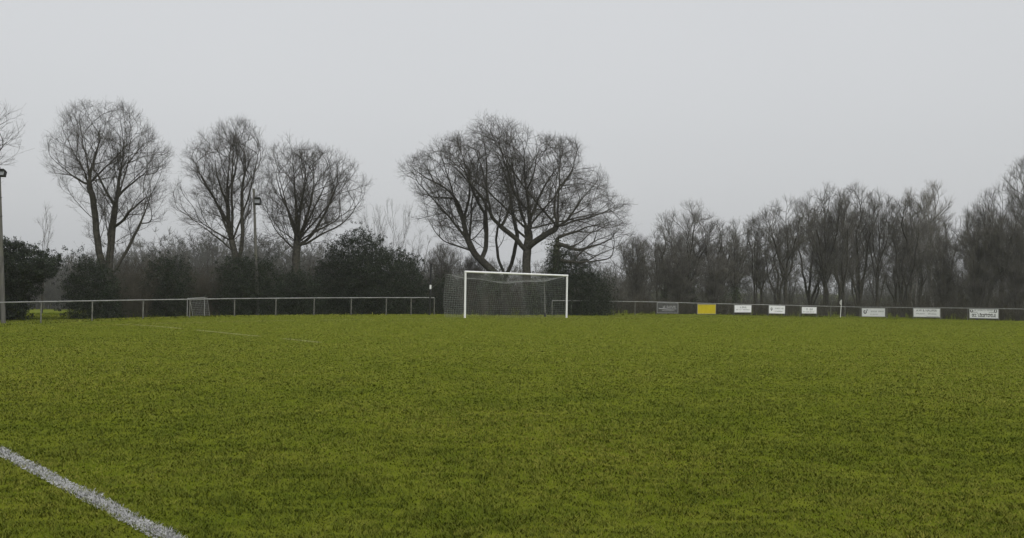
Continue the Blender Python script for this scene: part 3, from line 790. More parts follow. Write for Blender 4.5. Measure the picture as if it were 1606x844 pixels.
def generic(name, label, stems, env, spec, R, up=.3, twn=1, twl=(.3, .7), twr=.0052, bark=M_bark, twm=M_twig_wood, r0=.0056, dens=1.0, cat="tree", group=None, ang=42):
    root = empty(name, (0, 0, 0), label, cat, group)
    pos, par, ends = branching(stems, inside_egg(*env), .3, spec, up, ang, out=.10)
    print('generic', len(par))
    finish_tree(root, pos, par, r0, R, twn, twl, twr, bark, twm, 2.3, up=.45, dens=dens)
    return root
def wig(x, y, h, lx=0, ly=0, n=7, a=.18, z0=0.0):
    return [np.array([x + lx * t ** 1.3 + rng.normal(0, a) * (t > 0), y + ly * t ** 1.3 + rng.normal(0, a) * (t > 0), z0 + (h - z0) * t]) for t in np.linspace(0, 1, n)]
GR_W = "bare trees of the wood behind the right fence"
protos = {}
SG = ((.58, 2.4, .28), (.40, 1.3, .22), (.36, .7, .2))
protos['alder'] = generic("bare_tree", "x", [wig(0, 0, 11.8), wig(0, 0, 10.4, 1.7, .6), wig(0, 0, 10.6, -1.5, -.7), wig(0, 0, 8.5, -2.4, .9)], (2.4, 12.9, 3.1, .6, (0, 0)), SG, .2, group=GR_W)
protos['ash'] = generic("bare_tree", "x", [wig(0, 0, 11.5), wig(0, 0, 10.3, 1.9, -.8, z0=2.4), wig(0, 0, 9.8, -2.1, .6, z0=3.0), wig(0, 0, 9.2, .5, 2.2, z0=3.5), wig(0, 0, 9.0, -.4, -2.1, z0=3.2)], (2.9, 12.3, 3.5, .62, (0, 0)), SG, .2, group=GR_W, ang=40)
protos['spread'] = generic("bare_tree", "x", [wig(0, 0, 9.8, .3), wig(0, 0, 9, 2.4, -.8, z0=2.2), wig(0, 0, 8.4, -2.5, .8, z0=2.2), wig(0, 0, 8, .6, -2.4, z0=3), wig(0, 0, 8, -.5, 2.4, z0=3)], (2.4, 10.7, 3.7, .55, (0, 0)), SG, .2, group=GR_W)
protos['birch'] = generic("birch_tree", "x", [wig(0, 0, 12.4, .5), wig(0, 0, 12, 2.0, .3), wig(0, 0, 10.5, -1.2, .5, z0=2)], (4.0, 13.1, 2.7, .6, (.6, 0)), ((.5, 1.8, .24), (.34, 1.0, .2), (.34, .6, .2)), .13, twl=(.4, 1.0), twr=.005, bark=M_bark_pale, twm=M_twig_pale, group=GR_W, ang=34)
protos['thicket'] = generic("bare_tree", "x", [wig(0, 0, 7.8, rng.normal(0, 1.5), rng.normal(0, 1.5)) for _ in range(8)], (.5, 8.9, 3.4, .55, (0, 0)), ((.5, 1.8, .26), (.34, 1.1, .22), (.34, .6, .2)), .12, twl=(.4, .9), twr=.006, twn=1, r0=.0055, group=GR_W, ang=36)
protos['pole'] = generic("bare_tree", "x", [wig(0, 0, 11.2, .3), wig(0, 0, 10.9, -.7, .3), wig(.3, .2, 10.0, 1.1, .1)], (2.9, 11.7, 2.0, .6, (0, 0)), ((.5, 1.7, .26), (.36, 1.0, .22), (.34, .6, .2)), .12, twl=(.4, .9), group=GR_W, ang=38)
protos['sapling'] = generic("bare_tree", "x", [wig(0, 0, 10.8, .3), wig(0, 0, 9.8, -1.3, .6), wig(.3, .2, 9.4, 1.5, -.3)], (2.9, 11.7, 2.6, .6, (0, 0)), ((1.0, 2.2, .28), (.8, 1.2, .24)), .09, twl=(.4, .9), group=GR_L, ang=38)
protos['feather'] = generic("bare_tree", "x", [wig(0, 0, 8.2, rng.normal(0, 1.7), rng.normal(0, 1.7)) for _ in range(7)], (.6, 8.9, 3.5, .6, (0, 0)), ((.75, 2.0, .28), (.6, 1.1, .24)), .08, twl=(.4, .9), r0=.0055, group=GR_L, ang=28)
H = dict(alder=12.9, ash=12.3, spread=10.7, birch=13.1, thicket=8.9, pole=11.7, sapling=11.7, feather=8.9)
W = dict(alder=3.2, ash=3.6, spread=3.8, birch=3.0, thicket=3.6, pole=2.2, sapling=2.7, feather=3.6)
used = set()
ivy_jobs = []
def place(kind, x, ytop, Y, label, wpx=None, rot=None, group=None, ivy=0):
    b = at(x, 480, Y); z = float(gz(b[0], b[1])) - .06
    top = at(x, ytop, Y)[2]; s = (top - z) / H[kind]
    sx = s if wpx is None else (wpx / 2 * Y / FPX) / W[kind]
    rot = rng.uniform(0, 6.28) if rot is None else rot
    pr = protos[kind]
    if kind not in used:
        used.add(kind); pr.location = (b[0], b[1], z); pr.rotation_euler = (0, 0, rot); pr.scale = (sx, sx, s); pr["label"] = label; o = pr
        if group: o["group"] = group
    else:
        o = dup(pr, (b[0], b[1], z), rot, (sx, sx, s), label, group)
        for c in [c for c in o.children if c.name.startswith("ivy")]: bpy.data.objects.remove(c)
    if ivy: ivy_jobs.append((o, ivy))
    return o
wood = [
 ('thicket', 1000, 372, 84, 80, "bare scrubby tree at the left end of the right-hand wood", 0),
 ('alder', 1042, 352, 88, 70, "bare tree behind the dark grey board, ivy round its lower trunk", 4.2),
 ('spread', 1080, 318, 90, 118, "bare wide-crowned tree standing highest left of the yellow board", 4.6),
 ('alder', 1128, 344, 88, 78, "ivy-clad bare tree directly behind the yellow board", 5.0),
 ('spread', 1152, 346, 92, 70, "thin upright bare tree behind the first white board right of the yellow one", 3.6),
 ('pole', 1184, 338, 96, 66, "thin bare tree between the first and second white boards", 0),
 ('ash', 1232, 312, 92, 104, "bare forked tree behind the white board with the small round logo", 0),
 ('ash', 1294, 292, 94, 96, "tall straight bare tree left of the white corner flag", 0),
 ('alder', 1322, 308, 92, 70, "bare tree leaning behind the white corner flag", 0),
 ('alder', 1346, 288, 95, 92, "tall dense-topped bare tree just right of the corner flag", 0),
 ('ash', 1376, 300, 94, 76, "bare tree behind the long white board with the dark emblem", 0),
 ('alder', 1416, 308, 93, 88, "bare tree between the long emblem board and the lettered board", 0),
 ('birch', 1462, 286, 92, 84, "pale wispy birch behind the board with large lettering, right stem leaning out", 0),
 ('birch', 1434, 300, 97, 70, "pale birch left of the board with large lettering", 0),
 ('thicket', 1532, 326, 86, 100, "dense dark bushy bare tree behind the patterned board at the right", 0),
 ('ash', 1572, 290, 92, 84, "bare tree right of the patterned board, second from the right edge", 0),
 ('ash', 1632, 240, 86, 116, "tallest bare tree of the wood, cut off by the right edge of the photo", 0),
 ('thicket', 1598, 350, 84, 90, "dense low bare tree at the right edge below the tallest crown", 0),
 ('thicket', 1068, 398, 84, 84, "low twiggy bare tree at the fence left of the yellow board", 0),
 ('thicket', 1118, 402, 85, 76, "low twiggy bare tree at the fence behind the yellow board", 0),
 ('thicket', 1480, 372, 88, 74, "low twiggy bare tree between the lettered board and the patterned board", 0),
]
for kind, x, yt, Y, w, lab, ivy in wood:
    place(kind, x, yt, Y, lab, w * 1.14, ivy=ivy)
# the second row stands further in and is hard to tell apart
GR_B = "bare trees deeper in the right-hand wood"
LB = "bare grey tree deeper in the right-hand wood, half hidden by the front row of trees"
brow = np.random.default_rng(5)
kinds2 = ['alder', 'ash', 'spread', 'alder', 'feather']
for i, x in enumerate(range(1006, 1650, 26)):
    yt = np.interp(x, [1000, 1080, 1140, 1180, 1230, 1300, 1350, 1410, 1450, 1500, 1540, 1590, 1640], [398, 342, 366, 362, 335, 318, 312, 328, 318, 332, 352, 325, 280]) + brow.uniform(0, 22)
    place(kinds2[i % 5], x + brow.uniform(-8, 8), yt, brow.uniform(103, 122), LB, brow.uniform(84, 116), brow.uniform(0, 6.28), GR_B)
for o, h in ivy_jobs:
    s = o.scale; n = 26
    c = np.stack([rng.normal(0, .35, n * 5), rng.normal(0, .35, n * 5), np.abs(rng.normal(0, .5, n * 5)) * h], 1); c[:, 2] = np.minimum(c[:, 2], h * 1.15)
    c[:, 0] *= (1.3 - .8 * c[:, 2] / (h * 1.2)); c[:, 1] *= (1.3 - .8 * c[:, 2] / (h * 1.2))
    V, Q = leaves(c, 40, (.24, .24, .3), .075)
    mesh_np("ivy", V, [Q], M_ivy, o)

# other bare trees on the left and behind the goal
place('feather', 606, 308, 68, "bare feathery tree rising behind the right flank of the big evergreen", 96, group=GR_L)
place('sapling', 655, 360, 66, "small bare tree with twiggy top between the big evergreen and the goal net", 62, group=GR_L)
place('sapling', 324, 368, 60, "thin bare tree behind the small white frame, left of the low-bough tree", 54, group=GR_L)
place('sapling', 66, 322, 62, "thin pale bare tree rising behind the conifer at the far left", 60, group=GR_L)
place('feather', 212, 402, 56, "low brown scrubby tree between the two dark evergreens at the left", 70, group=GR_L)
place('thicket', 694, 384, 67, "bare scrub tree just left of the goal net", 74, group=GR_L)
place('feather', 668, 396, 71, "bare scrub tree behind the black net pole", 70, group=GR_L)
place('thicket', 738, 402, 72, "low bare scrub tree behind the goal's left post", 64, group=GR_O)
place('feather', 968, 424, 74, "low grey scrub tree right of the evergreen beside the goal", 76, group=GR_L)
for x, yt, Y, w, k, lab in ((248, 384, 70, 80, 'feather', "grey scrubby tree showing above the smaller evergreen left of the white frame"),
        (292, 392, 66, 60, 'sapling', "thin grey tree right above the small white frame"), (350, 388, 68, 64, 'feather', "grey scrubby tree behind the bush at the middle floodlight pole"),
        (120, 398, 66, 60, 'sapling', "thin bare sapling between the far-left conifer and the twin-stemmed tree"), (508, 398, 70, 80, 'feather', "grey scrubby tree left of the largest evergreen's pointed top"),
        (632, 378, 74, 70, 'feather', "tall grey scrub tree behind the right shoulder of the largest evergreen"), (722, 384, 76, 70, 'sapling', "thin bare tree above the goal's left post"),
        (938, 404, 80, 90, 'feather', "grey scrub tree right behind the evergreen beside the goal")):
    place(k, x, yt, Y, lab, w, group=GR_L if x < 700 else GR_O)
place('feather', 440, 420, 60, "low twiggy tree between the floodlight pole and the round-crowned tree", 70, group=GR_L)

# ------------------------------------------------------------------ evergreen bushes
def bush(name, label, basepx, Y0, poly, natt, mat, nleaf, sig, size, D=.2, R=.09, group="evergreens along the left fence", depth=.75, up=.05, bare=0):
    bx = at(basepx, 480, Y0); z = float(gz(bx[0], bx[1])) - .04; base = np.array([bx[0], bx[1], z])
    root = empty(name, base, label, "bush", group)
    att = solid_from_outline(poly, natt, Y0, base, depth, .2); att = att[att[:, 2] > .03]
    h = att[:, 2].max()
    seeds = [wig(0, 0, h * .75, a=.08)] + [wig(0, 0, h * .5, rng.normal(0, h * .25), rng.normal(0, h * .25), a=.06) for _ in range(4)]
    pos, par, ns = colonize(seeds, att, D, 2.5, D * 1.2, up=up)
    rad, best = tree_radii(pos, par, .006, R)
    V, Q = tubes(pos, par, rad, best, np.ones(len(par), bool), 4)
    sh = np.concatenate([np.arange(len(par))])
    d = np.zeros_like(pos); ok = par >= 0; d[ok] = pos[ok] - pos[par[ok]]; d /= np.linalg.norm(d, axis=1)[:, None] + 1e-9
    tips = np.nonzero((best < 0))[0]
    V2, Q2, T2 = twigs(pos[tips], d[tips], 2, .25, .6, .006, .2)
    mesh_np("stem", np.vstack([V, V2]), [np.vstack([Q, Q2 + len(V)]), T2 + len(V)], M_bark, root)
    thin = pos[(rad < R * .5)]
    k = rng.uniform(0, .55, (len(tips), 3)); ov = pos[tips] - np.array([0, 0, h * .35]); ov /= np.linalg.norm(ov, axis=1)[:, None] + 1e-9
    sh = np.concatenate([pos[tips] + (d[tips] * .6 + ov * .7 * ((1, 1, .2) if mat is M_conifer else 1) + rng.normal(0, .25, (len(tips), 3))) * k[:, j:j + 1] for j in range(3)])
    V, Q = leaves(thin, nleaf * 2, np.array(sig) * .9, size * .66)
    V1, _ = leaves(sh, nleaf, (.05, .05, .05), size * .6); V = np.vstack([V, V1])
    m = V.reshape(-1, 4, 3)[:, :, 2].min(1) > 0
    V = V.reshape(-1, 4, 3)[m].reshape(-1, 3)
    mesh_np("foliage", V, [np.arange(len(V)).reshape(-1, 4)], mat, root)
    return root
bush("conifer_bush", "dark conifer with drooping horizontal sprays behind the wooden pole at the far left", 10, 46.0,
     [(-70, 500), (-75, 420), (-40, 385), (0, 372), (28, 378), (52, 385), (62, 398), (95, 405), (88, 428), (66, 436), (60, 455), (46, 470), (40, 500)], 1500, M_conifer, 26, (.15, .15, .06), .07)
bush("evergreen_bush", "dark evergreen bush round the foot of the tall twin-stemmed tree", 150, 47.5,
     [(105, 498), (102, 470), (104, 440), (118, 420), (130, 400), (150, 408), (175, 425), (185, 450), (190, 498)], 1100, M_holly, 24, (.12, .12, .10), .06)
bush("evergreen_bush", "smaller dark evergreen bush left of the small white frame", 262, 51.5,
     [(228, 496), (225, 450), (235, 415), (262, 398), (288, 412), (300, 440), (296, 496)], 1000, M_holly, 18, (.13, .13, .12), .06)
bush("evergreen_bush", "dark leafy bush growing around the middle floodlight pole", 385, 53.2,
     [(340, 497), (340, 440), (352, 412), (385, 402), (425, 410), (440, 440), (448, 497)], 1300, M_holly, 20, (.13, .13, .12), .06)
bush("evergreen_bush", "low dark bush in front of the round-crowned tree's trunk", 468, 55.0,
     [(430, 497), (432, 450), (450, 428), (480, 424), (500, 440), (506, 497)], 900, M_holly, 22, (.13, .13, .12), .06)
bush("evergreen_bush", "largest dark evergreen with a pointed top, left of the goal", 572, 61.0,
     [(488, 497), (490, 440), (508, 405), (530, 372), (548, 362), (562, 354), (575, 368), (592, 372), (615, 395), (645, 400), (660, 425), (668, 460), (672, 497)], 3000, M_holly, 22, (.15, .15, .13), .066, D=.24)
bush("evergreen_bush", "dark evergreen mass just right of the goal's right post", 905, 66.0,
     [(850, 497), (848, 450), (860, 400), (885, 388), (915, 398), (930, 425), (955, 440), (962, 470), (960, 497)], 2000, M_holly, 20, (.15, .15, .13), .066, D=.24, group="evergreens behind the goal")
bush("evergreen_bush", "low dark scrubby bush between the rail fence end and the goal net", 690, 64.0,
     [(652, 497), (655, 455), (672, 436), (700, 432), (722, 446), (736, 470), (738, 497)], 900, M_holly, 16, (.15, .15, .14), .06, D=.24, group="evergreens behind the goal")
bush("evergreen_bush", "ivy-dark bush at the oaks' feet seen through the left half of the goal net", 778, 66.0,
     [(745, 497), (750, 450), (765, 430), (790, 432), (802, 460), (804, 497)], 800, M_ivy, 20, (.14, .14, .13), .066, D=.24, group="evergreens behind the goal")
bush("evergreen_bush", "ivy-dark bush round the tallest oak's trunk seen through the right half of the goal net", 836, 65.6,
     [(815, 497), (818, 460), (828, 440), (848, 446), (856, 470), (856, 497)], 650, M_ivy, 20, (.14, .14, .13), .066, D=.24, group="evergreens behind the goal")

# ------------------------------------------------------------------ undergrowth and far wood (masses nobody could count)
def brush(name, XY, hmin, hmax, r, ntw, twl, twr, mat, label, cat, var=6.0):
    n = len(XY); z = gz(XY[:, 0], XY[:, 1]) - .05
    h = rng.uniform(hmin, hmax, n) * (.45 + .75 * vnoise(XY[:, 0] + 500, XY[:, 1] + 500, var, 21)); p = np.stack([XY[:, 0], XY[:, 1], z], 1)
    K = 6; pts = [p]; lean = rng.normal(0, .22, (n, 2)); cur = p; curl = rng.normal(0, .12, (n, 2))
    for k in range(K - 1):
        st = np.stack([lean[:, 0] + curl[:, 0] * k, lean[:, 1] + curl[:, 1] * k, np.ones(n)], 1) * (h / (K - 1))[:, None] + rng.normal(0, .05, (n, 3)) * (h / 4)[:, None]
        cur = cur + st; pts.append(cur)
    pos = np.stack(pts, 1).reshape(-1, 3); idx = np.arange(n * K); par = np.where(idx % K == 0, -1, idx - 1); best = np.where(idx % K == K - 1, -1, idx + 1)
    rad = r * (1 - .8 * (idx % K) / (K - 1)) * np.repeat(rng.uniform(.6, 1.4, n), K)
    V, Q = tubes(pos, par, rad, best, np.ones(n * K, bool), 3)
    b = idx[(idx % K > 0)]; d = pos[b] - pos[par[b]]; d /= np.linalg.norm(d, axis=1)[:, None]
    V2, Q2, T2 = twigs(pos[b], d, ntw, twl[0], twl[1], twr, .4, 1.1)
    o = mesh_np(name, np.vstack([V, V2]), [np.vstack([Q, Q2 + len(V)]), T2 + len(V)], mat)
    return tag(o, label, cat, kind="stuff")
def strip(n, x0, x1, fY, d0, d1):
    x = rng.uniform(x0, x1, n); Y = np.array([fY(k) for k in x]) + rng.uniform(d0, d1, n)
    return np.stack([(x - CX) / FPX * Y, Y], 1)
fR = lambda x: Yfence(x) if x < 1325 else Yside(x)
XY = np.vstack([strip(800, 985, 1700, fR, 2.6, 7), strip(350, 985, 1440, fR, 5, 26)])
brush("undergrowth", XY, .5, 1.7, .012, 4, (.3, .8), .0055, M_brush, "tangled brown undergrowth along the foot of the right-hand wood", "undergrowth")
XY = np.vstack([strip(700, 190, 480, Yfence, 8.0, 16), strip(350, 480, 640, Yfence, 10, 18), strip(220, 640, 760, Yfence, 6, 16), strip(200, 728, 885, Yfence, 2.5, 9), strip(220, 860, 1000, Yfence, 6, 16), strip(120, 178, 232, Yfence, 3, 8), strip(90, 296, 342, Yfence, 5, 9)])
brush("undergrowth", XY, .8, 3.2, .014, 4, (.3, .8), .007, M_brush, "tangled brown undergrowth behind the left fence and the goal", "undergrowth")
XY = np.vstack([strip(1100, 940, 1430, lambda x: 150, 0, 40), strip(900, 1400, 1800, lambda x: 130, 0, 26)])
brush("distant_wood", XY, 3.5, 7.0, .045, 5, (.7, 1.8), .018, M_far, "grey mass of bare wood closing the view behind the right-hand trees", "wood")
XY = strip(700, 1430, 1750, fR, 3, 26)
brush("undergrowth", XY, 1.2, 4.2, .014, 4, (.3, .9), .0055, M_brush, "taller dark tangle of scrub at the right end of the wood", "undergrowth")
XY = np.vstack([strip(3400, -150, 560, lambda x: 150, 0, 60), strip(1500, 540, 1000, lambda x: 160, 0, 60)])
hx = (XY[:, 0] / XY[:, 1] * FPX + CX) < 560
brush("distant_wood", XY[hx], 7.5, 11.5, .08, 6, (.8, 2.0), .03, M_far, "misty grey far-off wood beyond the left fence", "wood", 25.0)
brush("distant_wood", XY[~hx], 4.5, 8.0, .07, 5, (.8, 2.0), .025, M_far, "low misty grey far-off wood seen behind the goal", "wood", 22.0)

# ------------------------------------------------------------------ goal
gw = np.linalg.norm((gr - gl)[:2]); print("goal width", gw)
o3 = gl.copy(); o3[2] = float(gz(gl[0], gl[1]))
ax = gr - gl; ax[2] = 0; ax /= np.linalg.norm(ax)
rz = float(gz(gr[0], gr[1])) - o3[2]
dp = np.array([-ax[1], ax[0], 0]); up3 = np.array([0, 0, 1.0])
GH = 2.42
goal = empty("football_goal", o3, "white football goal with a full-depth net at the far end of the pitch", "goal")
GWID = gw
def GP(u, d, h):  # local point: along the goal line, back, up
    return ax * u + dp * d + up3 * (h + rz * u / GWID)
pr_ = .055
for u in (0, GWID):
    m = MB(); m.tube([GP(u, 0, -.05), GP(u, 0, GH - .002)], pr_, 14); m.build("post", M_white, goal, smooth=False)
m = MB(); m.tube([GP(-pr_, 0, GH + pr_ - .01), GP(GWID + pr_, 0, GH + pr_ - .01)], pr_, 14); m.build("crossbar", M_white, goal)
DB = 1.75
nm = MB(); CR = .0028
def cord(f, n):
    nm.tube([f(t) for t in np.linspace(0, 1, n)], CR, 3, False)
def back_pt(u, h):
    # back panel hangs in soft waves between the two stanchions
    tt = u / GWID; sagtop = .30 * math.sin(math.pi * min(1, max(0, tt))) ** 1.0 * (h / 2.3)
    d = DB + .14 * math.sin(u * 2.3) * (h / 2.3) * .6 + .10 * math.sin(u * 4.1 + h * 1.5) - .25 * (h / 2.3) ** 2 * math.sin(math.pi * tt) ** .5
    return GP(u, d, h * (1 - 0) - sagtop)
HT = 2.34
nv = int(GWID / .12); nh = int(HT / .12)
for i in range(nv + 1):
    u = GWID * i / nv; cord(lambda t: back_pt(u, HT * t), 9)
for j in range(nh + 1):
    h = HT * j / nh; cord(lambda t: back_pt(GWID * t, h), 40)
def roof_pt(u, t):
    a = GP(u, 0, GH); b = back_pt(u, HT); p = a * (1 - t) + b * t
    return p - up3 * (.22 * math.sin(math.pi * t) * (.5 + .5 * math.sin(math.pi * u / GWID) + .25 * math.sin(u * 2.2)))
nd = int(DB / .12)
for i in range(nv + 1):
    u = GWID * i / nv; cord(lambda t: roof_pt(u, t), 8)
for j in range(1, nd + 1):
    t0 = j / nd; cord(lambda t: roof_pt(GWID * t, t0), 40)
for u in (0, GWID):
    for i in range(1, nd + 1):
        t0 = i / nd; e = back_pt(u, 0); 
        cord(lambda t: (GP(u, 0, GH * t) * (1 - t0) + back_pt(u, HT * t) * t0) + ax * (.06 * math.sin(5 * t + 3 * t0)), 8)
    for j in range(nh + 1):
        h = j / nh
        cord(lambda t: (GP(u, 0, GH * h) * (1 - t) + back_pt(u, HT * h) * t) + ax * (.06 * math.sin(5 * h + 3 * t)) - up3 * .05 * math.sin(math.pi * t), 8)
nm.build("net", M_net, goal)

# net stanchions behind the goal
def stanchion(label, xb, yb, xt, yt, Y, mat, band, tie):
    b = at(xb, yb, Y); b[2] = float(gz(b[0], b[1])); t = at(xt, yt, Y)
    r = empty("net_pole", b, label, "pole", "poles holding the goal net")
    m = MB(); m.tube([(0, 0, -.05), t - b], .052 if band else .026, 10); m.build("pole", mat, r)
    m = MB(); m.tube([(0, 0, 0), (t - b) * .09], .065, 10); m.build("foot", M_black, r)
    if band:
        m = MB(); m.tube([(t - b) * band[0], (t - b) * band[1]], .056, 10); m.build("band", M_white, r)
    m = MB(); s = (t - b) * (band[0] if band else .96); e = tie - b
    m.tube([s * (1 - q) + e * q - up3 * .06 * math.sin(math.pi * q) for q in np.linspace(0, 1, 6)], .007, 4); m.build("tie_rope", M_net, r)
    return r
stanchion("black net pole with a white band, standing left of the goal", 673.5, 495.5, 676.5, 413, 56.2, M_black, (.50, .58), o3 + back_pt(0, HT))
stanchion("slim grey net pole standing behind the right side of the goal net", 855, 496, 853, 424, 58.6, M_post, None, o3 + back_pt(GWID, HT))

# ------------------------------------------------------------------ rail fences
def fence(label, posts, fY, group):
    tops = [at(x, t, fY(x)) for x, t, b in posts]; bots = [at(x, b, fY(x)) for x, t, b in posts]
    o = bots[0].copy(); r = empty("rail_fence", o, label, "fence", group)
    m = MB(); P = np.array(tops) - o; m.tube(P, .029, 10); m.build("rail", M_rail, r)
    for t, b in zip(tops, bots):
        m = MB(); g = b.copy(); g[2] = min(float(gz(b[0], b[1])), b[2]) - .1
        top = t.copy(); top[2] -= .036
        g[:2] = t[:2] + rng.normal(0, .012, 2)
        m.tube([g - o, top - o], .030, 10)
        m.tube([top - o - up3 * .09, top - o + up3 * .002], .038, 10); m.build("post", M_post, r)
    return r
GF = "rail fences round the pitch"
fence("grey single-rail fence running from the left edge to the goal", left_posts, Yfence, GF)
fence("grey rail fence from the goal's right side to the corner flag, hung with five boards", right_posts, Yfence, GF)
sp = [(1325.6, 481, 498)] + side_posts
fence("grey rail fence right of the corner flag, hung with three long boards", sp, Yside, GF)

# ------------------------------------------------------------------ advertising boards
GBD = "advertising boards on the rail fence"
def board(label, x0, y0a, y0b, x1, y1a, y1b, fY, mat, off=.075):
    """left edge x0 from y0a to y0b, right edge x1"""
    A = at(x0, y0a, fY(x0) - off * 1.4); B = at(x1, y1a, fY(x1) - off * 1.4); Cc = at(x0, y0b, fY(x0) - off * 1.4)
    ux = B - A; wd = np.linalg.norm(ux); ux /= wd; hgt = np.linalg.norm(A - Cc); nrm = np.cross(ux, up3); nrm /= np.linalg.norm(nrm)
    if nrm[1] > 0: nrm = -nrm
    vz = np.cross(nrm, ux)
    if vz[2] < 0: vz = -vz
    r = empty("advertising_board", Cc, label, "board", GBD)
    m = MB(); m.box(ux * wd / 2 + vz * hgt / 2, ux * wd / 2, nrm * .008, vz * hgt / 2); m.build("panel", mat, r)
    m = MB(); t = .018
    for c, a, b in ((vz * -t * .98, 1, 0), (vz * (hgt + t * .98), 1, 0)):
        m.box(ux * wd / 2 + c, ux * (wd / 2 + 2 * t), nrm * .012, vz * t)
    for c in (-t * .98, wd + t * .98):
        m.box(ux * c + vz * hgt / 2, ux * t, nrm * .012, vz * (hgt / 2))
    m.build("frame", M_boardback, r)
    return dict(r=r, ux=ux, vz=vz, n=nrm, w=wd, h=hgt)
def put_text(b, s, u0, u1, v0, v1, mat, name="lettering"):
    """writing filling the panel rectangle given in fractions"""
    cu = bpy.data.curves.new("lettering", 'FONT'); cu.body = s; cu.size = 1; cu.extrude = .02
    ob = bpy.data.objects.new("lettering_src", cu); COL.objects.link(ob)
    bpy.context.view_layer.update(); dg = bpy.context.evaluated_depsgraph_get()
    me = bpy.data.meshes.new_from_object(ob.evaluated_get(dg)); bpy.data.objects.remove(ob)
    n = len(me.vertices); co = np.zeros(n * 3, np.float32); me.vertices.foreach_get("co", co); co = co.reshape(-1, 3)
    lo, hi = co.min(0), co.max(0); q = (co - lo) / np.maximum(hi - lo, 1e-6)
    P = ((u0 + q[:, :1] * (u1 - u0)) * b['w']) * b['ux'] + ((v0 + q[:, 1:2] * (v1 - v0)) * b['h']) * b['vz'] + b['n'] * (.0095 + q[:, 2:3] * .003)
    me.vertices.foreach_set("co", P.astype(np.float32).ravel()); me.materials.clear(); me.materials.append(mat); me.update()
    o = bpy.data.objects.new(name, me); COL.objects.link(o); o.parent = b['r']
    return o
def put_marks(b, rects, mat, name):
    """rects: (u0, v0, u1, v1) in fractions of the panel; neighbours closer than a letter gap make one word"""
    rects = sorted(rects); words, cur, end = [], [], None
    for r_ in rects:
        if end is not None and r_[0] - end > .012: words.append(cur); cur = []; end = None
        cur.append(r_); end = r_[2] if end is None else max(end, r_[2])
    words.append(cur)
    for wd_ in words:
        m = MB()
        for u0, v0, u1, v1 in wd_:
            c = b['ux'] * (u0 + u1) / 2 * b['w'] + b['vz'] * (v0 + v1) / 2 * b['h'] + b['n'] * .0115
            m.box(c, b['ux'] * (u1 - u0) / 2 * b['w'], b['n'] * .0025, b['vz'] * (v1 - v0) / 2 * b['h'])
        m.build(name, mat, b['r'])
def glyphs(u0, u1, v0, v1, n, seed):
    """a row of letter-like strokes: the writing in the photo is too blurred to read"""
    r = np.random.default_rng(seed); out = []; x = u0; step = (u1 - u0) / n
    for k in range(n):
        if r.random() < .14: continue
        a = u0 + k * step; w = step * .86; h = v1 - v0
        out.append((a, v0, a + w * .28, v1))
        if r.random() < .7: out.append((a + w * .281, v1 - h * .24, a + w, v1))
        if r.random() < .6: out.append((a + w * .281, v0, a + w, v0 + h * .22))
        if r.random() < .5: out.append((a + w * .72, v0 + h * .225, a + w, v1 - h * .245))
    return out
def disc(b, u, v, rad, mat, name="emblem", ring=True):
    m = MB(); c = b['ux'] * u * b['w'] + b['vz'] * v * b['h']
    n = 18; A = np.arange(n) * 2 * math.pi / n
    Vv = []; 
    for rr in (rad, rad * .45):
        for a in A: Vv.append(c + b['ux'] * math.cos(a) * rr + b['vz'] * math.sin(a) * rr * 1.1 + b['n'] * .0125)
    for rr in (rad, rad * .45):
        for a in A: Vv.append(c + b['ux'] * math.cos(a) * rr + b['vz'] * math.sin(a) * rr * 1.1 + b['n'] * .0082)
    Q = []
    for k in range(n):
        k2 = (k + 1) % n
        if k in (3, 4): continue
        Q += [(k, k2, n + k2, n + k), (2 * n + k, 3 * n + k, 3 * n + k2, 2 * n + k2), (k, 2 * n + k, 2 * n + k2, k2), (n + k, n + k2, 3 * n + k2, 3 * n + k)]
    m.add(Vv, Q); return m.build(name, mat, b['r'])

b = board("dark grey board with faint white lettering over a white swoosh", 1031, 475.2, 490.5, 1062.5, 475.8, 490.7, Yfence, M_board_grey)
put_marks(b, glyphs(.20, .90, .50, .72, 11, 3), M_ink_white, "lettering")
m = MB()
cur = [b['ux'] * b['w'] * (.05 + .88 * t) + b['vz'] * b['h'] * (.44 - .08 * math.sin(math.pi * t * .8) + .02 * t) + b['n'] * .012 for t in np.linspace(0, 1, 12)]
m.tube(cur, np.linspace(.045, .018, 12), 6); m.build("swoosh", M_ink_white, b['r'])
put_marks(b, glyphs(.22, .85, .18, .28, 16, 4), M_ink_white, "small_lettering")
b = board("plain yellow board hanging on the rail fence", 1094, 477.6, 492.0, 1122, 477.9, 492.2, Yfence, M_yellow)
put_marks(b, [(.1 + .055 * k, .86, .125 + .055 * k, .89) for k in (0, 1, 2, 5, 7, 9)], M_ink, "lettering")
b = board("white board with two centred rows of lettering, next right of the yellow board", 1152, 478.8, 489.7, 1178, 479.0, 490.0, Yfence, M_board)
put_marks(b, glyphs(.32, .72, .60, .82, 7, 5), M_ink_soft, "lettering"); put_marks(b, glyphs(.10, .90, .30, .42, 18, 6), M_ink_soft, "small_lettering")
b = board("white board with a small round grey logo at its left", 1206, 479.2, 491.2, 1230.7, 480.0, 491.6, Yfence, M_board)
disc(b, .15, .56, .13, M_ink); put_marks(b, glyphs(.38, .92, .56, .74, 10, 7), M_ink_soft, "lettering"); put_marks(b, glyphs(.36, .86, .22, .33, 14, 8), M_ink_soft, "small_lettering")
b = board("small white board of two grey lettering rows, just left of the corner flag", 1257.5, 481.6, 491.3, 1280.3, 482.0, 491.6, Yfence, M_board)
put_marks(b, glyphs(.30, .76, .48, .78, 6, 9), M_ink_soft, "lettering"); put_marks(b, glyphs(.08, .90, .14, .30, 18, 10), M_ink_soft, "small_lettering")
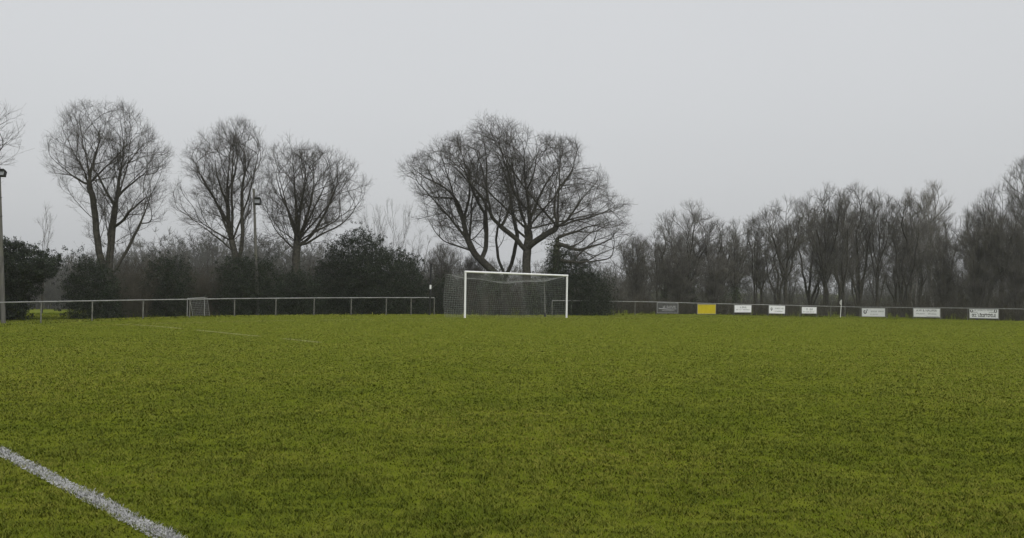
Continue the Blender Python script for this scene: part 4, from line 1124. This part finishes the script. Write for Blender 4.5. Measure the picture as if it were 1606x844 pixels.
b = board("long white board with a dark swirl emblem, first right of the corner flag", 1352, 483.6, 496.1, 1388, 483.9, 496.5, Yside, M_board)
disc(b, .14, .55, .16, M_ink); disc(b, .235, .80, .06, M_ink, "emblem_dot"); put_marks(b, glyphs(.36, .95, .55, .70, 15, 11), M_ink_soft, "lettering"); put_marks(b, glyphs(.36, .70, .22, .31, 12, 12), M_ink_soft, "small_lettering")
b = board("long white board with one row of large dark lettering", 1433, 483.9, 496.7, 1474, 484.4, 497.5, Yside, M_board)
put_text(b, "A.W & NAUPER", .10, .89, .64, .90, M_ink)
put_marks(b, glyphs(.10, .44, .30, .44, 10, 14) + glyphs(.56, .88, .30, .50, 8, 15), M_ink_soft, "small_lettering"); put_marks(b, [(.5, .04, .96, .09)], M_ink_soft, "rule")
b = board("long patterned white board with two dark corner emblems and broken dark lettering", 1521, 484.9, 498.5, 1565.5, 485.6, 499.3, Yside, M_board)
disc(b, .07, .80, .13, M_ink, "emblem"); disc(b, .91, .80, .13, M_ink, "emblem")
put_marks(b, glyphs(.17, .83, .82, .96, 18, 16), M_ink_soft, "lettering"); put_marks(b, [(.08, .62, .28, .68), (.68, .64, .94, .70)], M_ink_soft, "rule")
put_marks(b, glyphs(.08, .92, .14, .46, 15, 17) + [(.27, .461, .30, .52), (.36, .461, .40, .55), (.54, .461, .62, .50), (.66, .461, .72, .50), (.76, .461, .80, .50)], M_ink, "large_lettering")

# ------------------------------------------------------------------ corner flag
fb = at(1318, 497.5, Ygoal(1318)); fb[2] = float(gz(fb[0], fb[1])); ft = at(1319.8, 470.2, Ygoal(1318))
fl_ = empty("corner_flag", fb, "white corner flag hanging limp on a white pole at the far corner", "flag")
m = MB(); m.tube([(0, 0, -.03), ft - fb], .022, 10); m.build("pole", M_white, fl_)
m = MB(); top = ft - fb; hh = top[2]
nu, nv2 = 6, 8; Vv = []
for i in range(nu + 1):
    for j in range(nv2 + 1):
        u, v = i / nu, j / nv2
        Vv.append(top + np.array([-.03 - .09 * u * (1 - .5 * v) - .03 * math.sin(v * 3), .05 * math.sin(u * 7 + v * 2), -.01 - .36 * v * (1 - .25 * u) - .12 * u]))
q = [(i * (nv2 + 1) + j, (i + 1) * (nv2 + 1) + j, (i + 1) * (nv2 + 1) + j + 1, i * (nv2 + 1) + j + 1) for i in range(nu) for j in range(nv2)]
m.add(Vv, q); m.build("flag", M_white, fl_)

# ------------------------------------------------------------------ floodlight poles
def floodlight(label, xb, yb, xt, yt, Y, r0, r1, lamps):
    b = at(xb, yb, Y); b[2] = float(gz(b[0], b[1])); t = at(xt, yt, Y)
    r = empty("floodlight_pole", b, label, "floodlight", "floodlight poles behind the left fence")
    d = t - b; m = MB(); N = 9
    m.tube([d * (k / (N - 1)) - up3 * (.1 if k == 0 else 0) for k in range(N)], np.linspace(r0, r1, N), 14); m.build("pole", M_pole, r, smooth=False)
    for (f, sx, sy, sz, tilt, side) in lamps:
        c = d * f + np.array([side * (r1 + sx + .02), -.14, 0]); ca, sa = math.cos(tilt), math.sin(tilt)
        m = MB(); m.box(c, (sx, 0, 0), (0, sy * ca, -sy * sa), (0, sz * sa, sz * ca))
        m.box(c + np.array([0, -sy * ca * .2 - sz * sa * 1.25, sy * sa * .2 + 1.18 * sz * ca]), (sx * 1.06, 0, 0), (0, sy * ca * 1.3, -sy * sa * 1.3), (0, .02 * sa, .02 * ca))
        lamp = m.build("lamp", M_lamp, r)
        fc = c + np.array([0, -(sy + .006) * ca, (sy + .006) * sa])
        m = MB(); m.box(fc, (sx * .85, 0, 0), (0, .005 * ca, -.005 * sa), (0, sz * .8 * sa, sz * .8 * ca)); gl_ = m.build("lamp_glass", M_glass, lamp)
        m = MB(); m.tube([d * f - np.array([0, 0, .12]), d * f + np.array([side * r1, -.05, -.1]), c - np.array([0, -.02, sz * .9])], .02, 6); m.build("bracket", M_lamp, r)
    for k in range(2):
        f = .80 - .12 * k
        m = MB(); e = d * f; m.tube([e + np.array([-r0 * .2, -r1, 0]), e + np.array([.16, -r1 - .02, .03])], .012, 6); m.build("climbing_peg", M_lamp, r)
    return r
floodlight("weathered wooden floodlight pole with a dark lamp at the left edge", 5.5, 500, -2, 262, 43.2, .105, .07, [(.955, .14, .10, .13, .3, 1)])
floodlight("slim wooden floodlight pole with a dark box lamp between the bare trees", 404.5, 492, 398, 296, 52.7, .095, .06, [(.895, .16, .13, .15, .3, 1)])

# ------------------------------------------------------------------ small white frame behind the left fence
A = at(294, 468.5, 50.0); B = at(321, 466.5, 51.5); 
zb = float(gz((A[0] + B[0]) / 2, 50.8))
sf = empty("practice_goal", ((A[0] + B[0]) / 2, 50.8, zb), "small white tubular frame with grey netting behind the left rail fence", "small goal")
o = np.array(sf.location); A = A - o; B = B - o; hA = A[2]; hB = B[2]
bk = np.array([.12, .55, 0])
m = MB(); m.tube([A, B], .02, 10); m.build("crossbar", M_frame, sf)
for q in (A, B):
    m = MB(); m.tube([(q[0], q[1], -.02), (q[0], q[1], q[2] - .02)], .017, 10); m.build("post", M_frame, sf)
m = MB()
for q in (A, B):
    m.tube([q, q + bk * .45 - up3 * .02, (q[0] + bk[0], q[1] + bk[1], 0)], .012, 8)
m.build("back_frame", M_frame, sf)
m = MB()
for t in np.linspace(0, 1, 13):
    p = A * (1 - t) + B * t; m.tube([p + bk * .45 - up3 * .02, (p[0] + bk[0], p[1] + bk[1], 0.0)], .0045, 3)
for s in np.linspace(0, 1, 11):
    f = lambda q: (q + bk * .45 - up3 * .02) * (1 - s) + np.array([q[0] + bk[0], q[1] + bk[1], 0]) * s
    m.tube([f(A), f(B)], .0045, 3)
m.build("net", M_net, sf)

# ------------------------------------------------------------------ air, sky, light
m = bpy.data.materials.new("haze_air"); m.use_nodes = True; nt = m.node_tree; nt.nodes.clear()
out = nt.nodes.new("ShaderNodeOutputMaterial"); pv = nt.nodes.new("ShaderNodeVolumePrincipled")
pv.inputs["Color"].default_value = (.93, .94, .96, 1); pv.inputs["Density"].default_value = .00035
L(nt, pv.outputs[0], out.inputs["Volume"])
mb = MB(); mb.box((0, 150, 13), (260, 0, 0), (0, 190, 0), (0, 0, 18)); hz = mb.build("haze", m); tag(hz, kind="stuff")

w = bpy.data.worlds.new("World"); scene.world = w; w.use_nodes = True; nt = w.node_tree; nt.nodes.clear()
out = nt.nodes.new("ShaderNodeOutputWorld"); bg1 = nt.nodes.new("ShaderNodeBackground"); bg2 = nt.nodes.new("ShaderNodeBackground"); add = nt.nodes.new("ShaderNodeAddShader")
sky = nt.nodes.new("ShaderNodeTexSky"); sky.sky_type = 'NISHITA'; sky.sun_disc = False
SUN_EL, SUN_AZ = math.radians(50), math.radians(160)
sky.sun_elevation = SUN_EL; sky.sun_rotation = SUN_AZ; sky.dust_density = 6; sky.air_density = 1.5; sky.ozone_density = 1
hs = nt.nodes.new("ShaderNodeHueSaturation"); hs.inputs["Saturation"].default_value = .12; L(nt, sky.outputs[0], hs.inputs["Color"])
L(nt, hs.outputs[0], bg1.inputs["Color"]); bg1.inputs["Strength"].default_value = .0
bg1.inputs["Strength"].default_value = .05
tc = nt.nodes.new("ShaderNodeTexCoord"); sep = nt.nodes.new("ShaderNodeSeparateXYZ"); L(nt, tc.outputs["Generated"], sep.inputs[0])
cl = nt.nodes.new("ShaderNodeTexNoise"); cl.inputs["Scale"].default_value = 1.6; cl.inputs["Detail"].default_value = 3; L(nt, tc.outputs["Generated"], cl.inputs["Vector"])
cr = ramp(nt, sep.outputs[2], [(0, (.462, .473, .492)), (.12, (.462, .473, .492)), (.32, (.482, .493, .512)), (1, (1.05, 1.06, 1.08))])
cm = mix(nt, .18, cr, ramp(nt, cl.outputs["Fac"], [(.35, (.42, .44, .46)), (.65, (.52, .535, .555))]))
L(nt, cm, bg2.inputs["Color"]); bg2.inputs["Strength"].default_value = 1.0
L(nt, bg1.outputs[0], add.inputs[0]); L(nt, bg2.outputs[0], add.inputs[1]); L(nt, add.outputs[0], out.inputs["Surface"])
sd = bpy.data.lights.new("sun", 'SUN'); sd.energy = .75; sd.angle = math.radians(40); sd.color = (1, .98, .95)
so = bpy.data.objects.new("sun", sd); COL.objects.link(so)
# same direction as the sky's sun
dv = Vector((math.sin(SUN_AZ) * math.cos(SUN_EL), math.cos(SUN_AZ) * math.cos(SUN_EL), math.sin(SUN_EL)))
so.rotation_euler = dv.to_track_quat('Z', 'Y').to_euler()
scene.view_settings.view_transform = 'Standard'; scene.view_settings.look = 'None'; scene.view_settings.exposure = 0; scene.view_settings.gamma = 1
scene.render.engine = 'CYCLES'
scene.cycles.max_bounces = 6; scene.cycles.diffuse_bounces = 3; scene.cycles.volume_bounces = 1
scene.cycles.use_denoising = True; scene.cycles.denoiser = 'OPENIMAGEDENOISE'; scene.cycles.denoising_input_passes = 'RGB_ALBEDO_NORMAL'; scene.cycles.denoising_prefilter = 'ACCURATE'
